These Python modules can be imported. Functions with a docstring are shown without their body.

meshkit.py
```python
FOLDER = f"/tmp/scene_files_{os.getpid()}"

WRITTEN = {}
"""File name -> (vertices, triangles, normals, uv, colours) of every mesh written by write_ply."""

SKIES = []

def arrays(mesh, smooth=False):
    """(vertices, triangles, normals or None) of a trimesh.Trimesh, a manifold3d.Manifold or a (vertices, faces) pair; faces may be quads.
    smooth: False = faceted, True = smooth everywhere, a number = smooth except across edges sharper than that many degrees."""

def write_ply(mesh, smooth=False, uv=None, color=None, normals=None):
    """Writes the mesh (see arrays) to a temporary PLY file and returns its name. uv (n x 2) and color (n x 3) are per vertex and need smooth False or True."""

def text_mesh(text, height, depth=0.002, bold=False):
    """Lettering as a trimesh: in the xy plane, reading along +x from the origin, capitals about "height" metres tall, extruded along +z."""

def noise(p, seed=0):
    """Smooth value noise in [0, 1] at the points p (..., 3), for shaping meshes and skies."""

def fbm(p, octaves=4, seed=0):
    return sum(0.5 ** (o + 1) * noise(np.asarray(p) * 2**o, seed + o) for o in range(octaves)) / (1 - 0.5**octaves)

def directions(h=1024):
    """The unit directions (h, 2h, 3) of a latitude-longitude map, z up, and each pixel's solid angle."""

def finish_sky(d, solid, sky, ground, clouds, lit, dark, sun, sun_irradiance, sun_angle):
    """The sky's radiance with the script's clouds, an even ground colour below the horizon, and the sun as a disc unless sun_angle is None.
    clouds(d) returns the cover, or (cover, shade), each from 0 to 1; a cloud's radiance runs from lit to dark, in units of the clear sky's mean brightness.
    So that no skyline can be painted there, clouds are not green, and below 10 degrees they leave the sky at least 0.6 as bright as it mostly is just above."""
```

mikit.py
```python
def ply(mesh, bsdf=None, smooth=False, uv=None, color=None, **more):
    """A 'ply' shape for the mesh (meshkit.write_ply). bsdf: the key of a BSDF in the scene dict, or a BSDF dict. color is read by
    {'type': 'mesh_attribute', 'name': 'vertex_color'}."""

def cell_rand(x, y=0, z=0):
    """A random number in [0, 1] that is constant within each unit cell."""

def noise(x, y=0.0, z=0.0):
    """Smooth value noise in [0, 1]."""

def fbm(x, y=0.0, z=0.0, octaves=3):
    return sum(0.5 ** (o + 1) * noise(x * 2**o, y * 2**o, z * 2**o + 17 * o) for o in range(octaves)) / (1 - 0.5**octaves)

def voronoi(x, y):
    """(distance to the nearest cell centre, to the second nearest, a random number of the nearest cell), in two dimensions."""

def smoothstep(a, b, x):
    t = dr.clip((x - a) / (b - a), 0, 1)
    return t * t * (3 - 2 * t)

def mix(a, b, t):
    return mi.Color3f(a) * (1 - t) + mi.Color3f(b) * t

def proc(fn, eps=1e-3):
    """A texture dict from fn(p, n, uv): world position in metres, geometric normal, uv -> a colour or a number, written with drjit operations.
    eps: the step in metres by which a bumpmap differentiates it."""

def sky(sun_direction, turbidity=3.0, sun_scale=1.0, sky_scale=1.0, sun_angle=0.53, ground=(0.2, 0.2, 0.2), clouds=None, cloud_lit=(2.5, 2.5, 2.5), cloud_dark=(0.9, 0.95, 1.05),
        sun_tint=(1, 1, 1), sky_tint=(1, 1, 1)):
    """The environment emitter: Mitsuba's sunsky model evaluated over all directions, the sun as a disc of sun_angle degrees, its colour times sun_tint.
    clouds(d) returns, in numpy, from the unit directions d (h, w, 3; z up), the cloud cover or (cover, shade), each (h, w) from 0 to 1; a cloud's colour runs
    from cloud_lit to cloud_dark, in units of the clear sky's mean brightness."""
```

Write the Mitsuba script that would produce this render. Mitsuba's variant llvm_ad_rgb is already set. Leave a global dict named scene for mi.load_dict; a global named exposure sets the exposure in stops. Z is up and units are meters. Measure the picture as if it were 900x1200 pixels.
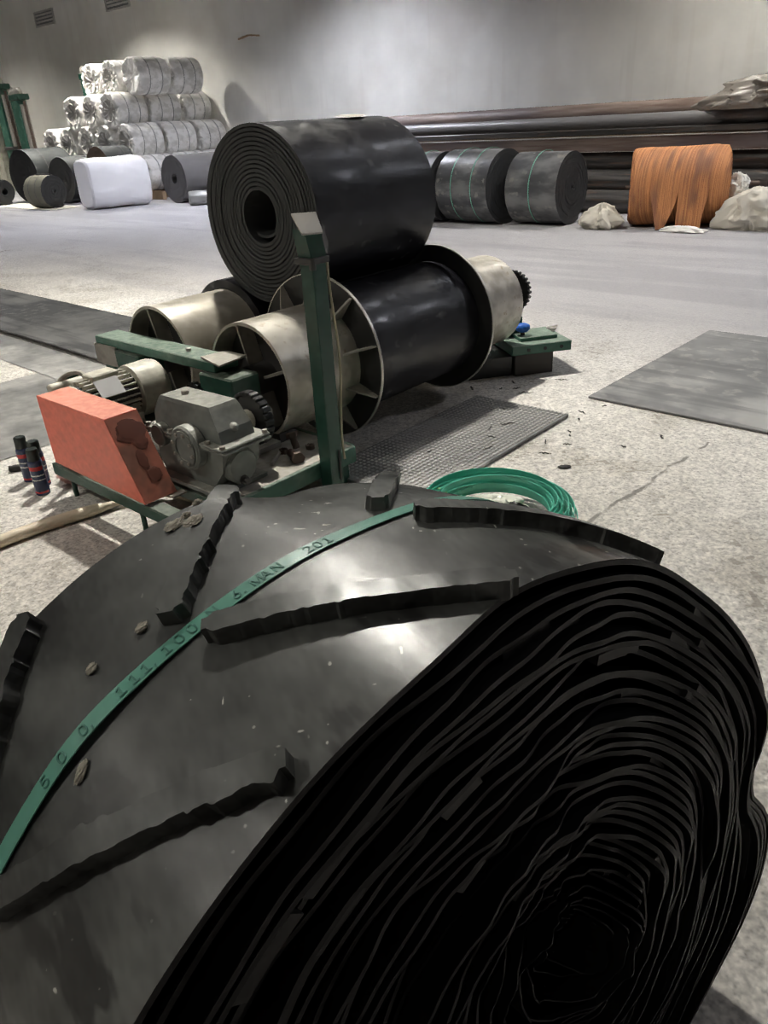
import math, random
import numpy as np
import trimesh
import drjit as dr
import mitsuba as mi
import mikit, meshkit
from mikit import proc, noise, fbm, voronoi, smoothstep, mix, cell_rand
from shapely.geometry import Polygon, LineString, Point
T4 = mi.ScalarTransform4f
scene, labels = {}, {}
PI = math.pi

# ------------------------------------------------------------------ camera, light, exposure
exposure = 3.48
EYE = [0.0, 0.0, 1.5]
scene['camera'] = {
    'type': 'perspective', 'fov': 2 * math.degrees(math.atan(450 / 890.)), 'fov_axis': 'x', 'near_clip': 0.05, 'far_clip': 200.0,
    'to_world': T4().look_at(origin=EYE, target=[0.0, 0.8887, 1.5 - 0.4585], up=[0.0599, 0.4577, 0.8871])}

# machine frame (x along the drums, y towards the rear drum), wall frame (x to the right along the wall, y towards the wall), roll frame
def frame(o, az):
    a = math.radians(az)
    m = np.eye(4)
    m[:3, 0] = [math.sin(a), math.cos(a), 0]
    m[:3, 1] = [-math.cos(a), math.sin(a), 0]
    m[:3, 3] = o
    return m
FM = frame([-0.593, 3.459, 0], 42.4)
FW = frame([0, 0, 0], 134.0)
FR = frame([0.0686, 0.4657, 0.7988], -41.18)
WALL_N = 14.3
CEIL = 7.6

LAMP_WARM = (1.0, 0.96, 0.87)
LAMP_COOL = (0.875, 0.90, 1.0)
# high bay lamps under the ceiling: position, radiance, colour
LAMPS = [((-0.7, 6.5, 6.2), 260., LAMP_WARM), ((-1.7, 16.9, 5.6), 240., LAMP_COOL), ((-8.0, 22.9, 5.6), 270., LAMP_WARM),
         ((5.1, 11.76, 5.6), 85., LAMP_WARM), ((-9.3, 15.2, 6.2), 95., LAMP_COOL), ((-6.0, 0.5, 6.2), 105., LAMP_WARM),
         ((9.0, 6.0, 6.2), 150., LAMP_COOL), ((4.7, 7.9, 6.2), 18., LAMP_COOL), ((-15.0, 28.4, 5.9), 190., LAMP_WARM)]

# ------------------------------------------------------------------ materials
def rgb(c):
    return {'type': 'rgb', 'value': list(c)}
def mat(key, color, rough=0.6, metal=0.0, spec=0.5, bump=None, bscale=1.0, **more):
    d = {'type': 'principled', 'base_color': color if isinstance(color, dict) else rgb(color),
         'roughness': rough if isinstance(rough, dict) else float(rough), 'metallic': float(metal), 'specular': float(spec), **more}
    if bump is not None:
        d = {'type': 'bumpmap', 'arbitrary': bump, 'scale': bscale, 'bsdf': d}
    scene[key] = {'type': 'twosided', 'bsdf': d}
    return key

def floor_color(p, n, uv):
    x, y = p.x, p.y
    big = fbm(x * 0.45 + 3, y * 0.45, 0.0, 4)
    mid = fbm(x * 3.1, y * 3.1, 5.0, 4)
    fine = fbm(x * 75, y * 75, 9.0, 3)
    grit = noise(x * 150, y * 150, 2.0)
    c = mix((0.425, 0.402, 0.365), (0.55, 0.53, 0.495), smoothstep(0.3, 0.7, big))
    c = mix(c, (0.34, 0.315, 0.27), smoothstep(0.5, 0.78, mid) * 0.55)
    c = c * (0.42 + 0.92 * fine + 0.40 * (grit - 0.3))
    c = mix(c, (0.20, 0.18, 0.155), smoothstep(0.74, 0.86, noise(x * 30, y * 30, 3.0)) * smoothstep(0.45, 0.7, mid) * 0.7)
    # worn, scuffed lanes running along the hall
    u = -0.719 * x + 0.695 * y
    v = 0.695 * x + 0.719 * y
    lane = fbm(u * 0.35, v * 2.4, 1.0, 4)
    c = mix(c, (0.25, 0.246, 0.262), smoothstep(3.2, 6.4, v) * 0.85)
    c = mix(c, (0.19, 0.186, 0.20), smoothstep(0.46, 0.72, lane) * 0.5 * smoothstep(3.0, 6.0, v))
    # hairline cracks
    w = 0.05 * (fbm(x * 6, y * 6, 7.0, 4) - 0.5)
    w2 = 0.05 * (fbm(x * 6 + 31, y * 6, 3.0, 4) - 0.5)
    def crack(ax, ay, bx, by, wd):
        dx, dy = bx - ax, by - ay
        l2 = dx * dx + dy * dy
        t = dr.clip(((x - ax) * dx + (y - ay) * dy) / l2, 0, 1)
        d = dr.sqrt(dr.square(x + w - ax - t * dx) + dr.square(y + w2 - ay - t * dy))
        return 1 - smoothstep(wd * 0.4, wd, d)
    k = dr.maximum(crack(0.78, 2.66, 1.46, 3.30, 0.015), crack(1.46, 3.30, 1.62, 3.44, 0.011))
    k = dr.maximum(k, crack(-6.4, 11.0, -5.6, 12.6, 0.03))
    return mix(c, (0.10, 0.09, 0.08), k * 0.75)
def wall_color(p, n, uv):
    u = -0.719 * p.x + 0.695 * p.y
    z = p.z
    big = fbm(u * 0.35, z * 0.5, 3.0, 4)
    mid = fbm(u * 2.0, z * 1.4, 8.0, 4)
    c = mix((0.58, 0.575, 0.54), (0.67, 0.66, 0.63), smoothstep(0.3, 0.7, big))
    c = c * (0.90 + 0.20 * mid)
    run = smoothstep(0.62, 0.8, fbm(u * 7.0, z * 0.5, 1.0, 3))
    c = mix(c, (0.50, 0.47, 0.43), run * 0.18)
    return mix(c, (0.48, 0.44, 0.39), smoothstep(0.55, 0.75, fbm(u * 0.8, z * 0.8, 21.0, 4)) * 0.25)
def belt_color(p, n, uv):          # big dusty rubber surface in front
    d = fbm(p.x * 7, p.y * 7, p.z * 10, 4)
    s = fbm(p.x * 34 + p.y * 20, p.y * 12 - p.x * 7, p.z * 36, 4)
    g = noise(p.x * 210 + p.y * 60, p.y * 90, p.z * 210)
    c = mix((0.030, 0.032, 0.030), (0.098, 0.103, 0.096), smoothstep(0.38, 0.66, d))
    c = mix(c, (0.013, 0.013, 0.013), smoothstep(0.50, 0.62, s) * smoothstep(0.42, 0.58, fbm(p.x * 5 + 2, p.y * 5, p.z * 5, 3)) * 0.9)
    c = mix(c, (0.15, 0.15, 0.14), smoothstep(0.60, 0.72, fbm(p.x * 19 + 9, p.y * 19, p.z * 19, 3)) * smoothstep(0.5, 0.7, d) * 0.5)
    c = c * (0.8 + 0.4 * g)
    spk = smoothstep(0.90, 0.95, noise(p.x * 150, p.y * 150, p.z * 150)) * smoothstep(0.5, 0.75, noise(p.x * 14, p.y * 14, p.z * 14))
    return mix(c, (0.5, 0.5, 0.46), spk * 0.9)
def belt_rough(p, n, uv):
    d = fbm(p.x * 6, p.y * 6, p.z * 9, 4)
    sw = fbm(p.x * 40 + p.y * 36, p.x * 5 - p.y * 5, p.z * 22, 3)
    return 0.31 + 0.20 * smoothstep(0.38, 0.7, d) + 0.24 * (sw - 0.5)
def gloss_color(p, n, uv):
    d = fbm(p.x * 5, p.y * 5, p.z * 7, 4)
    c = mix((0.004, 0.004, 0.006), (0.011, 0.011, 0.014), smoothstep(0.4, 0.75, d))
    dust = smoothstep(0.62, 0.80, fbm(p.x * 16, p.y * 16, p.z * 16, 3)) * smoothstep(0.5, 0.8, d)
    return mix(c, (0.16, 0.16, 0.15), dust * 0.5)
def gloss_rough(p, n, uv):
    return 0.19 + 0.20 * fbm(p.x * 60, p.y * 60, p.z * 60, 3) + 0.18 * smoothstep(0.4, 0.65, fbm(p.x * 9, p.y * 9, p.z * 9, 3))
def reel_color(p, n, uv):
    d = fbm(p.x * 3.2, p.y * 3.2, p.z * 6, 4)
    c = mix((0.045, 0.046, 0.05), (0.15, 0.15, 0.15), smoothstep(0.3, 0.75, d))
    return mix(c, (0.26, 0.25, 0.22), smoothstep(0.62, 0.8, fbm(p.x * 11, p.y * 11, p.z * 11, 3)) * 0.5)
def steel_color(p, n, uv):
    d = fbm(p.x * 7, p.y * 7, p.z * 7, 4)
    s = fbm(p.x * 30, p.y * 30, p.z * 30, 3)
    c = mix((0.31, 0.285, 0.235), (0.54, 0.51, 0.45), smoothstep(0.32, 0.68, d))
    c = mix(c, (0.30, 0.22, 0.13), smoothstep(0.60, 0.80, s) * smoothstep(0.45, 0.65, d) * 0.7)
    return mix(c, (0.66, 0.65, 0.62), smoothstep(0.62, 0.78, fbm(p.x * 3 + 4, p.y * 3, p.z * 3, 3)) * 0.5)
def paint(base, worn, dust, key_off=0.0):
    def f(p, n, uv):
        d = fbm(p.x * 9 + key_off, p.y * 9, p.z * 9, 4)
        s = fbm(p.x * 42 + key_off, p.y * 42, p.z * 42, 3)
        c = mix(base, worn, smoothstep(0.48, 0.76, d) * 0.7)
        c = mix(c, dust, smoothstep(0.3, 0.9, n.z) * (0.35 + 0.5 * s))
        return c * (0.85 + 0.3 * s)
    return proc(f)
def pipe_color(p, n, uv):
    d = fbm(p.x * 0.9, p.y * 0.9, p.z * 14, 4)
    c = mix((0.050, 0.047, 0.045), (0.105, 0.098, 0.092), smoothstep(0.35, 0.7, d))
    return mix(c, (0.16, 0.10, 0.07), smoothstep(0.58, 0.76, fbm(p.x * 3, p.y * 3, p.z * 20, 3)) * 0.5)
def rust_color(p, n, uv):
    d = fbm(p.x * 1.4, p.y * 1.4, p.z * 17, 4)
    c = mix((0.125, 0.085, 0.068), (0.215, 0.165, 0.14), smoothstep(0.3, 0.7, d))
    return mix(c, (0.09, 0.075, 0.085), smoothstep(0.5, 0.75, fbm(p.x * 0.8, p.y * 0.8, p.z * 4 + 5, 3)) * 0.7)
def wrap_color(p, n, uv):
    d = fbm(p.x * 8, p.y * 8, p.z * 8, 3)
    return mix((0.60, 0.59, 0.56), (0.80, 0.79, 0.77), smoothstep(0.3, 0.65, d))
def cord_color(p, n, uv):
    # fibres of the cord running round the roll: streaks along the axis coordinate
    u = 0.82 * p.x - 0.575 * p.y
    d = fbm(u * 140, p.z * 1.2, 0.0, 3)
    e = fbm(u * 9, p.z * 2.5, 4.0, 3)
    c = mix((0.30, 0.115, 0.045), (0.50, 0.215, 0.08), smoothstep(0.25, 0.75, d))
    return mix(c, (0.15, 0.062, 0.04), smoothstep(0.42, 0.72, e) * 0.75)
def sheet_color(p, n, uv):
    d = fbm(p.x * 2.2, p.y * 2.2, 1.0, 5)
    s = fbm(p.x * 16, p.y * 16, 4.0, 3)
    u = -0.719 * p.x + 0.695 * p.y
    v = 0.695 * p.x + 0.719 * p.y
    st = fbm(u * 1.2, v * 14, 2.0, 3)
    c = mix((0.11, 0.112, 0.115), (0.27, 0.27, 0.265), smoothstep(0.32, 0.7, d))
    c = mix(c, (0.27, 0.265, 0.25), smoothstep(0.55, 0.8, s) * 0.45)
    return mix(c, (0.06, 0.062, 0.066), smoothstep(0.52, 0.75, st) * 0.5)
def dark_sheet_color(p, n, uv):
    return sheet_color(p, n, uv) * 0.36
def plate_color(p, n, uv):
    return dustsheet_color(p, n, uv) * 1.25
def dustsheet_color(p, n, uv):
    d = fbm(p.x * 2.6, p.y * 2.6, 1.0, 5)
    s = fbm(p.x * 20, p.y * 20, 4.0, 3)
    c = mix((0.115, 0.115, 0.112), (0.24, 0.235, 0.225), smoothstep(0.3, 0.7, d))
    return c * (0.75 + 0.5 * s)
def speck(sc, th):
    return lambda p, n, uv: fbm(p.x * sc, p.y * sc, p.z * sc, 3) * th

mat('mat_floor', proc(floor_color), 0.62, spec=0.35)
mat('mat_wall', proc(wall_color), 0.85, spec=0.2)
mat('mat_ceiling', (0.55, 0.55, 0.55), 0.9)
mat('mat_side_wall', (0.52, 0.51, 0.50), 0.9)
mat('mat_belt', proc(belt_color), proc(belt_rough), spec=0.55)
mat('mat_belt_edge', (0.0032, 0.0033, 0.0040), 0.45, spec=0.25)
mat('mat_cleat', (0.016, 0.015, 0.015), 0.55, spec=0.4)
mat('mat_gloss', proc(gloss_color), proc(gloss_rough), spec=0.42)
mat('mat_roll_face', (0.040, 0.042, 0.042), 0.6, spec=0.4)
mat('mat_reel', proc(reel_color), 0.34, spec=0.6)
mat('mat_dark_rubber', (0.022, 0.023, 0.025), 0.5)
mat('mat_old_rubber', (0.034, 0.038, 0.039), 0.6)
mat('mat_grey_felt', (0.11, 0.105, 0.105), 0.85)
mat('mat_olive_cloth', (0.17, 0.165, 0.125), 0.9)
mat('mat_steel', proc(steel_color), 0.36, metal=0.35, spec=0.6)
mat('mat_bright_steel', (0.50, 0.48, 0.44), 0.35, metal=0.6)
mat('mat_dark_steel', (0.055, 0.052, 0.05), 0.45, metal=0.3)
mat('mat_black_steel', (0.02, 0.02, 0.02), 0.35, metal=0.2)
mat('mat_green', paint((0.030, 0.100, 0.072), (0.085, 0.155, 0.12), (0.23, 0.265, 0.22)), 0.42)
mat('mat_green_dark', paint((0.013, 0.052, 0.036), (0.03, 0.08, 0.06), (0.16, 0.17, 0.14), 5.0), 0.40)
mat('mat_grey_paint', paint((0.135, 0.145, 0.135), (0.20, 0.21, 0.195), (0.34, 0.335, 0.29), 11.0), 0.45)
mat('mat_cream_paint', paint((0.40, 0.385, 0.32), (0.30, 0.28, 0.22), (0.58, 0.56, 0.48), 17.0), 0.45)
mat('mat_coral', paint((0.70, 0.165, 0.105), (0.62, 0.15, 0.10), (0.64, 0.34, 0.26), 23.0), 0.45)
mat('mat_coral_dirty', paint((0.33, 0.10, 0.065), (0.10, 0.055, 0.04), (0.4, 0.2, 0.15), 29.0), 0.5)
mat('mat_dust_steel', paint((0.24, 0.225, 0.20), (0.15, 0.13, 0.11), (0.40, 0.375, 0.32), 31.0), 0.6)
mat('mat_pipe', proc(pipe_color), 0.22, metal=0.35, spec=0.6)
mat('mat_rust', proc(rust_color), 0.55)
mat('mat_grey_pipe', (0.17, 0.165, 0.165), 0.42, metal=0.2)
mat('mat_pale_steel', (0.33, 0.31, 0.29), 0.5, metal=0.2)
mat('mat_wrap', proc(wrap_color), 0.45)
mat('mat_open_end', (0.34, 0.33, 0.31), 0.45)
mat('mat_wrap_end', (0.66, 0.65, 0.61), 0.4)
mat('mat_band', (0.34, 0.34, 0.33), 0.5)
mat('mat_white_film', (0.80, 0.80, 0.82), 0.38)
mat('mat_cord', proc(cord_color), 0.75)
mat('mat_dark_sheet', proc(dark_sheet_color), 0.42)
mat('mat_sheet', proc(sheet_color), 0.48)
mat('mat_dustsheet', proc(dustsheet_color), 0.65)
mat('mat_plate', proc(plate_color), 0.5, metal=0.1)
mat('mat_stud', (0.33, 0.325, 0.305), 0.45)
mat('mat_strap_green', (0.115, 0.32, 0.245), 0.32)
mat('mat_coil_green', (0.10, 0.44, 0.33), 0.28)
mat('mat_reel_strap', (0.14, 0.34, 0.26), 0.3)
mat('mat_ink', (0.045, 0.17, 0.135), 0.6)
mat('mat_tie', (0.18, 0.42, 0.16), 0.3)
mat('mat_clear_film', (0.62, 0.64, 0.55), 0.2)
mat('mat_sack', (0.52, 0.49, 0.42), 0.9)
mat('mat_film_heap', (0.20, 0.18, 0.155), 0.35)
mat('mat_hose', (0.62, 0.55, 0.42), 0.55)
mat('mat_blue', (0.02, 0.10, 0.42), 0.3)
mat('mat_can_dark', (0.02, 0.03, 0.075), 0.3)
mat('mat_can_cap', (0.010, 0.016, 0.014), 0.4)
mat('mat_can_red', (0.42, 0.03, 0.03), 0.35)
mat('mat_can_white', (0.5, 0.5, 0.5), 0.4)
mat('mat_pink_rag', (0.42, 0.24, 0.21), 0.9)
mat('mat_mud', (0.36, 0.335, 0.28), 0.9)
mat('mat_scrap', (0.03, 0.028, 0.026), 0.8)
mat('mat_pedestal', (0.035, 0.030, 0.027), 0.6)
mat('mat_grease', (0.13, 0.046, 0.032), 0.4)
mat('mat_rust_iron', (0.10, 0.07, 0.055), 0.6, metal=0.3)
mat('mat_foil', (0.26, 0.26, 0.25), 0.35, metal=0.4)
mat('mat_vent', (0.33, 0.32, 0.31), 0.7)
mat('mat_vent_dark', (0.12, 0.12, 0.125), 0.7)
mat('mat_wood', (0.30, 0.21, 0.13), 0.8)
mat('mat_rope', (0.42, 0.36, 0.26), 0.8)
mat('mat_lamp_shell', (0.3, 0.3, 0.3), 0.6)

# ------------------------------------------------------------------ bookkeeping
used = {}
def numbered(base):
    n = used.get(base, 0)
    used[base] = n + 1
    return base if n == 0 else f'{base}_{n:03d}'
def thing(name, label, cat, group=None):
    k = numbered(name)
    labels[k] = {'label': label, 'category': cat}
    if group:
        labels[k]['group'] = group
    return k
def put(key, mesh, m, smooth=False, tf=None):
    if tf is not None:
        mesh = mesh.copy()
        mesh.apply_transform(tf)
    scene[key] = mikit.ply(mesh, m, smooth)
    return key
def part(parent, name, mesh, m, smooth=False, tf=None, label=None, kind=None):
    k = numbered(parent + '__' + name)
    put(k, mesh, m, smooth, tf)
    d = {}
    if label:
        d['label'] = label
    if kind:
        d['kind'] = kind
    if d:
        labels[k] = d
    return k
def single(name, mesh, m, label, cat, group=None, smooth=False, tf=None):
    return put(thing(name, label, cat, group), mesh, m, smooth, tf)
def shared(key, d, to_world):
    scene[key] = {**d, 'to_world': T4(to_world)}
    return key
def struct(key, mesh, m, smooth=False, tf=None):
    put(key, mesh, m, smooth, tf)
    labels[key] = {'kind': 'structure'}

# ------------------------------------------------------------------ mesh helpers
def tr(x=0, y=0, z=0):
    m = np.eye(4); m[:3, 3] = [x, y, z]; return m
def rot(deg, axis, p=(0, 0, 0)):
    return trimesh.transformations.rotation_matrix(math.radians(deg), axis, p)
def cat(ms):
    return trimesh.util.concatenate([m for m in ms if m is not None])
def box(x0, x1, y0, y1, z0, z1, b=0.004):
    b = min(b, (x1 - x0) * .3, (y1 - y0) * .3, (z1 - z0) * .3)
    pts = []
    for i, xs in enumerate(((x0, 1), (x1, -1))):
        for ys in ((y0, 1), (y1, -1)):
            for zs in ((z0, 1), (z1, -1)):
                X, Y, Z = xs[0], ys[0], zs[0]
                pts += [(X, Y + ys[1] * b, Z + zs[1] * b), (X + xs[1] * b, Y, Z + zs[1] * b), (X + xs[1] * b, Y + ys[1] * b, Z)]
    return trimesh.convex.convex_hull(np.array(pts))
def hull(pts):
    return trimesh.convex.convex_hull(np.array(pts, float))
def basis(d):
    d = np.asarray(d, float); d = d / np.linalg.norm(d)
    a = np.cross(d, [0, 0, 1.0] if abs(d[2]) < .9 else [1.0, 0, 0]); a /= np.linalg.norm(a)
    return d, a, np.cross(d, a)
def lathe(prof, p0=(0, 0, 0), axis=(0, 0, 1), n=32):
    """prof: (r, h) pairs; a closed loop gives a ring, a line from r=0 to r=0 a solid."""
    prof = np.asarray(prof, float)
    d, a, b = basis(axis)
    ang = np.arange(n) * 2 * PI / n
    ring = np.cos(ang)[:, None] * a + np.sin(ang)[:, None] * b
    v = np.asarray(p0) + prof[:, None, 0, None] * ring[None] + prof[:, None, 1, None] * d
    i, j = np.meshgrid(np.arange(len(prof) - 1), np.arange(n), indexing='ij')
    q = np.stack([i * n + j, i * n + (j + 1) % n, (i + 1) * n + (j + 1) % n, (i + 1) * n + j], -1).reshape(-1, 4)
    m = trimesh.Trimesh(v.reshape(-1, 3), np.vstack([q[:, [0, 1, 2]], q[:, [0, 2, 3]]]), process=False)
    m.merge_vertices(); m.update_faces(m.nondegenerate_faces()); m.fix_normals()
    return m
def cyl(p0, p1, r, n=20, b=0.0):
    h = float(np.linalg.norm(np.subtract(p1, p0)))
    b = min(b, r * .5, h * .3)
    prof = [(0, 0), (r - b, 0), (r, b), (r, h - b), (r - b, h), (0, h)] if b > 0 else [(0, 0), (r, 0), (r, h), (0, h)]
    return lathe(prof, p0, np.subtract(p1, p0), n)
def ringm(p0, axis, r0, r1, h, n=48):
    return lathe([(r0, 0), (r1, 0), (r1, h), (r0, h), (r0, 0)], p0, axis, n)
def tube(pts, r, n=8):
    pts = np.asarray(pts, float)
    t = np.gradient(pts, axis=0)
    t /= np.linalg.norm(t, axis=1, keepdims=True) + 1e-12
    a = np.cross(t[0], [0, 0, 1.0] if abs(t[0][2]) < .9 else [1.0, 0, 0])
    A = []
    for k in range(len(pts)):
        a = a - t[k] * (a @ t[k]); a /= np.linalg.norm(a); A.append(a.copy())
    A = np.array(A); B = np.cross(t, A)
    r = np.broadcast_to(r, (len(pts),))
    ang = np.arange(n) * 2 * PI / n
    v = pts[:, None] + r[:, None, None] * (np.cos(ang)[None, :, None] * A[:, None] + np.sin(ang)[None, :, None] * B[:, None])
    i, j = np.meshgrid(np.arange(len(pts) - 1), np.arange(n), indexing='ij')
    q = np.stack([i * n + j, i * n + (j + 1) % n, (i + 1) * n + (j + 1) % n, (i + 1) * n + j], -1).reshape(-1, 4)
    f = [q[:, [0, 1, 2]], q[:, [0, 2, 3]]]
    e = (len(pts) - 1) * n
    f.append(np.array([[0, j + 1, j] for j in range(1, n - 1)])); f.append(np.array([[e, e + j, e + j + 1] for j in range(1, n - 1)]))
    m = trimesh.Trimesh(v.reshape(-1, 3), np.vstack(f), process=False); m.fix_normals()
    return m
def smooth_path(pts, n=40):
    from scipy.interpolate import CubicSpline
    pts = np.asarray(pts, float)
    s = np.r_[0, np.cumsum(np.linalg.norm(np.diff(pts, axis=0), axis=1))]
    return CubicSpline(s, pts)(np.linspace(0, s[-1], n))
def prism(poly, h, tf=None):
    """polygon in xy extruded along +z, then moved."""
    p = poly if hasattr(poly, 'exterior') else Polygon(poly)
    m = trimesh.creation.extrude_polygon(p.buffer(0), h, engine='earcut')
    if tf is not None:
        m.apply_transform(tf)
    return m
def to_axes(ex, ey, ez, o):
    m = np.eye(4); m[:3, 0] = ex; m[:3, 1] = ey; m[:3, 2] = ez; m[:3, 3] = o; return m
YZ_X = lambda x: to_axes([0, 1, 0], [0, 0, 1], [1, 0, 0], [x, 0, 0])       # polygon in (y, z), extruded along x
XZ_Y = lambda y: to_axes([1, 0, 0], [0, 0, 1], [0, -1, 0], [0, y, 0])      # polygon in (x, z), extruded along -y
def sweep_rect(outer_near, outer_far, inner_far, inner_near, closed=False):
    """four corner tracks (n, 3) of a bar -> mesh with end caps."""
    R = np.stack([outer_near, outer_far, inner_far, inner_near], 1)
    n = len(R)
    v = R.reshape(-1, 3)
    i, j = np.meshgrid(np.arange(n - 1), np.arange(4), indexing='ij')
    q = np.stack([i * 4 + j, (i + 1) * 4 + j, (i + 1) * 4 + (j + 1) % 4, i * 4 + (j + 1) % 4], -1).reshape(-1, 4)
    f = np.vstack([q[:, [0, 1, 2]], q[:, [0, 2, 3]], [[0, 1, 2], [0, 2, 3]], [[4 * n - 4, 4 * n - 2, 4 * n - 3], [4 * n - 4, 4 * n - 1, 4 * n - 2]]])
    m = trimesh.Trimesh(v, f, process=False)
    if m.volume < 0:
        m.invert()
    return m
def blob(seed, size, amp=0.35, freq=2.0, sub=3, flat=None):
    m = trimesh.creation.icosphere(subdivisions=sub, radius=1.0)
    v = m.vertices.copy()
    f = meshkit.fbm(v * freq + seed * 7.3, 4, seed)
    f = .5 * f + .5 * (1 - np.abs(2 * meshkit.fbm(v * freq * 1.3 + seed * 3.1, 3, seed + 9) - 1)) - .12
    v *= (1 + amp * (f - .5) * 2)[:, None]
    v *= np.asarray(size)
    if flat is not None:
        v[:, 2] = np.maximum(v[:, 2], flat)
    return trimesh.Trimesh(v, m.faces, process=False)
def spiral(R, r0, pitch, gap, L, seg=96, wob=0.0, seed=0, ecc=0.0, tail=0.0):
    """a strip of rubber rolled up: axis x from 0 to L, outer radius R, hole r0."""
    turns = (R - r0) / pitch
    n = int(turns * seg) + 1
    th = np.linspace(0, turns * 2 * PI, n)
    r = R - pitch * th / (2 * PI)
    r = np.minimum(r, R)
    ang = th + 4.2
    nz = meshkit.noise(np.stack([np.cos(ang) * 1.5 + 5, np.sin(ang) * 1.5 + 5, th * 0.9], -1), seed) - .5
    lay = np.array([random.Random(seed * 31 + int(k)).random() for k in range(int(turns) + 3)]) - .5
    off = (np.interp(th / (2 * PI), np.arange(len(lay)), lay) + nz) * wob
    u = np.stack([np.zeros(n), np.cos(ang), np.sin(ang)], -1)
    x = np.array([1.0, 0, 0])
    o, i = u * r[:, None], u * (r - pitch + gap)[:, None]
    return sweep_rect(o + x * off[:, None], o + x * (L + off[:, None]), i + x * (L + off[:, None]), i + x * off[:, None])

# ------------------------------------------------------------------ the hall
def rect_slab(x0, x1, y0, y1, z0, z1):
    return trimesh.creation.box(extents=[x1 - x0, y1 - y0, z1 - z0], transform=tr((x0 + x1) / 2, (y0 + y1) / 2, (z0 + z1) / 2))
struct('floor', rect_slab(-48, 22, -14, WALL_N + .3, -.3, 0), 'mat_floor', tf=FW)
struct('wall_back', rect_slab(-48, 22, WALL_N, WALL_N + .3, 0, CEIL), 'mat_wall', tf=FW)
struct('wall_left', rect_slab(-48.3, -48, -14, WALL_N + .3, 0, CEIL), 'mat_side_wall', tf=FW)
struct('wall_right', rect_slab(22, 22.3, -14, WALL_N + .3, 0, CEIL), 'mat_side_wall', tf=FW)
struct('wall_front', rect_slab(-48, 22, -14.3, -14, 0, CEIL), 'mat_side_wall', tf=FW)
struct('ceiling', rect_slab(-48, 22, -14, WALL_N + .3, CEIL, CEIL + .2), 'mat_ceiling', tf=FW)

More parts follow.
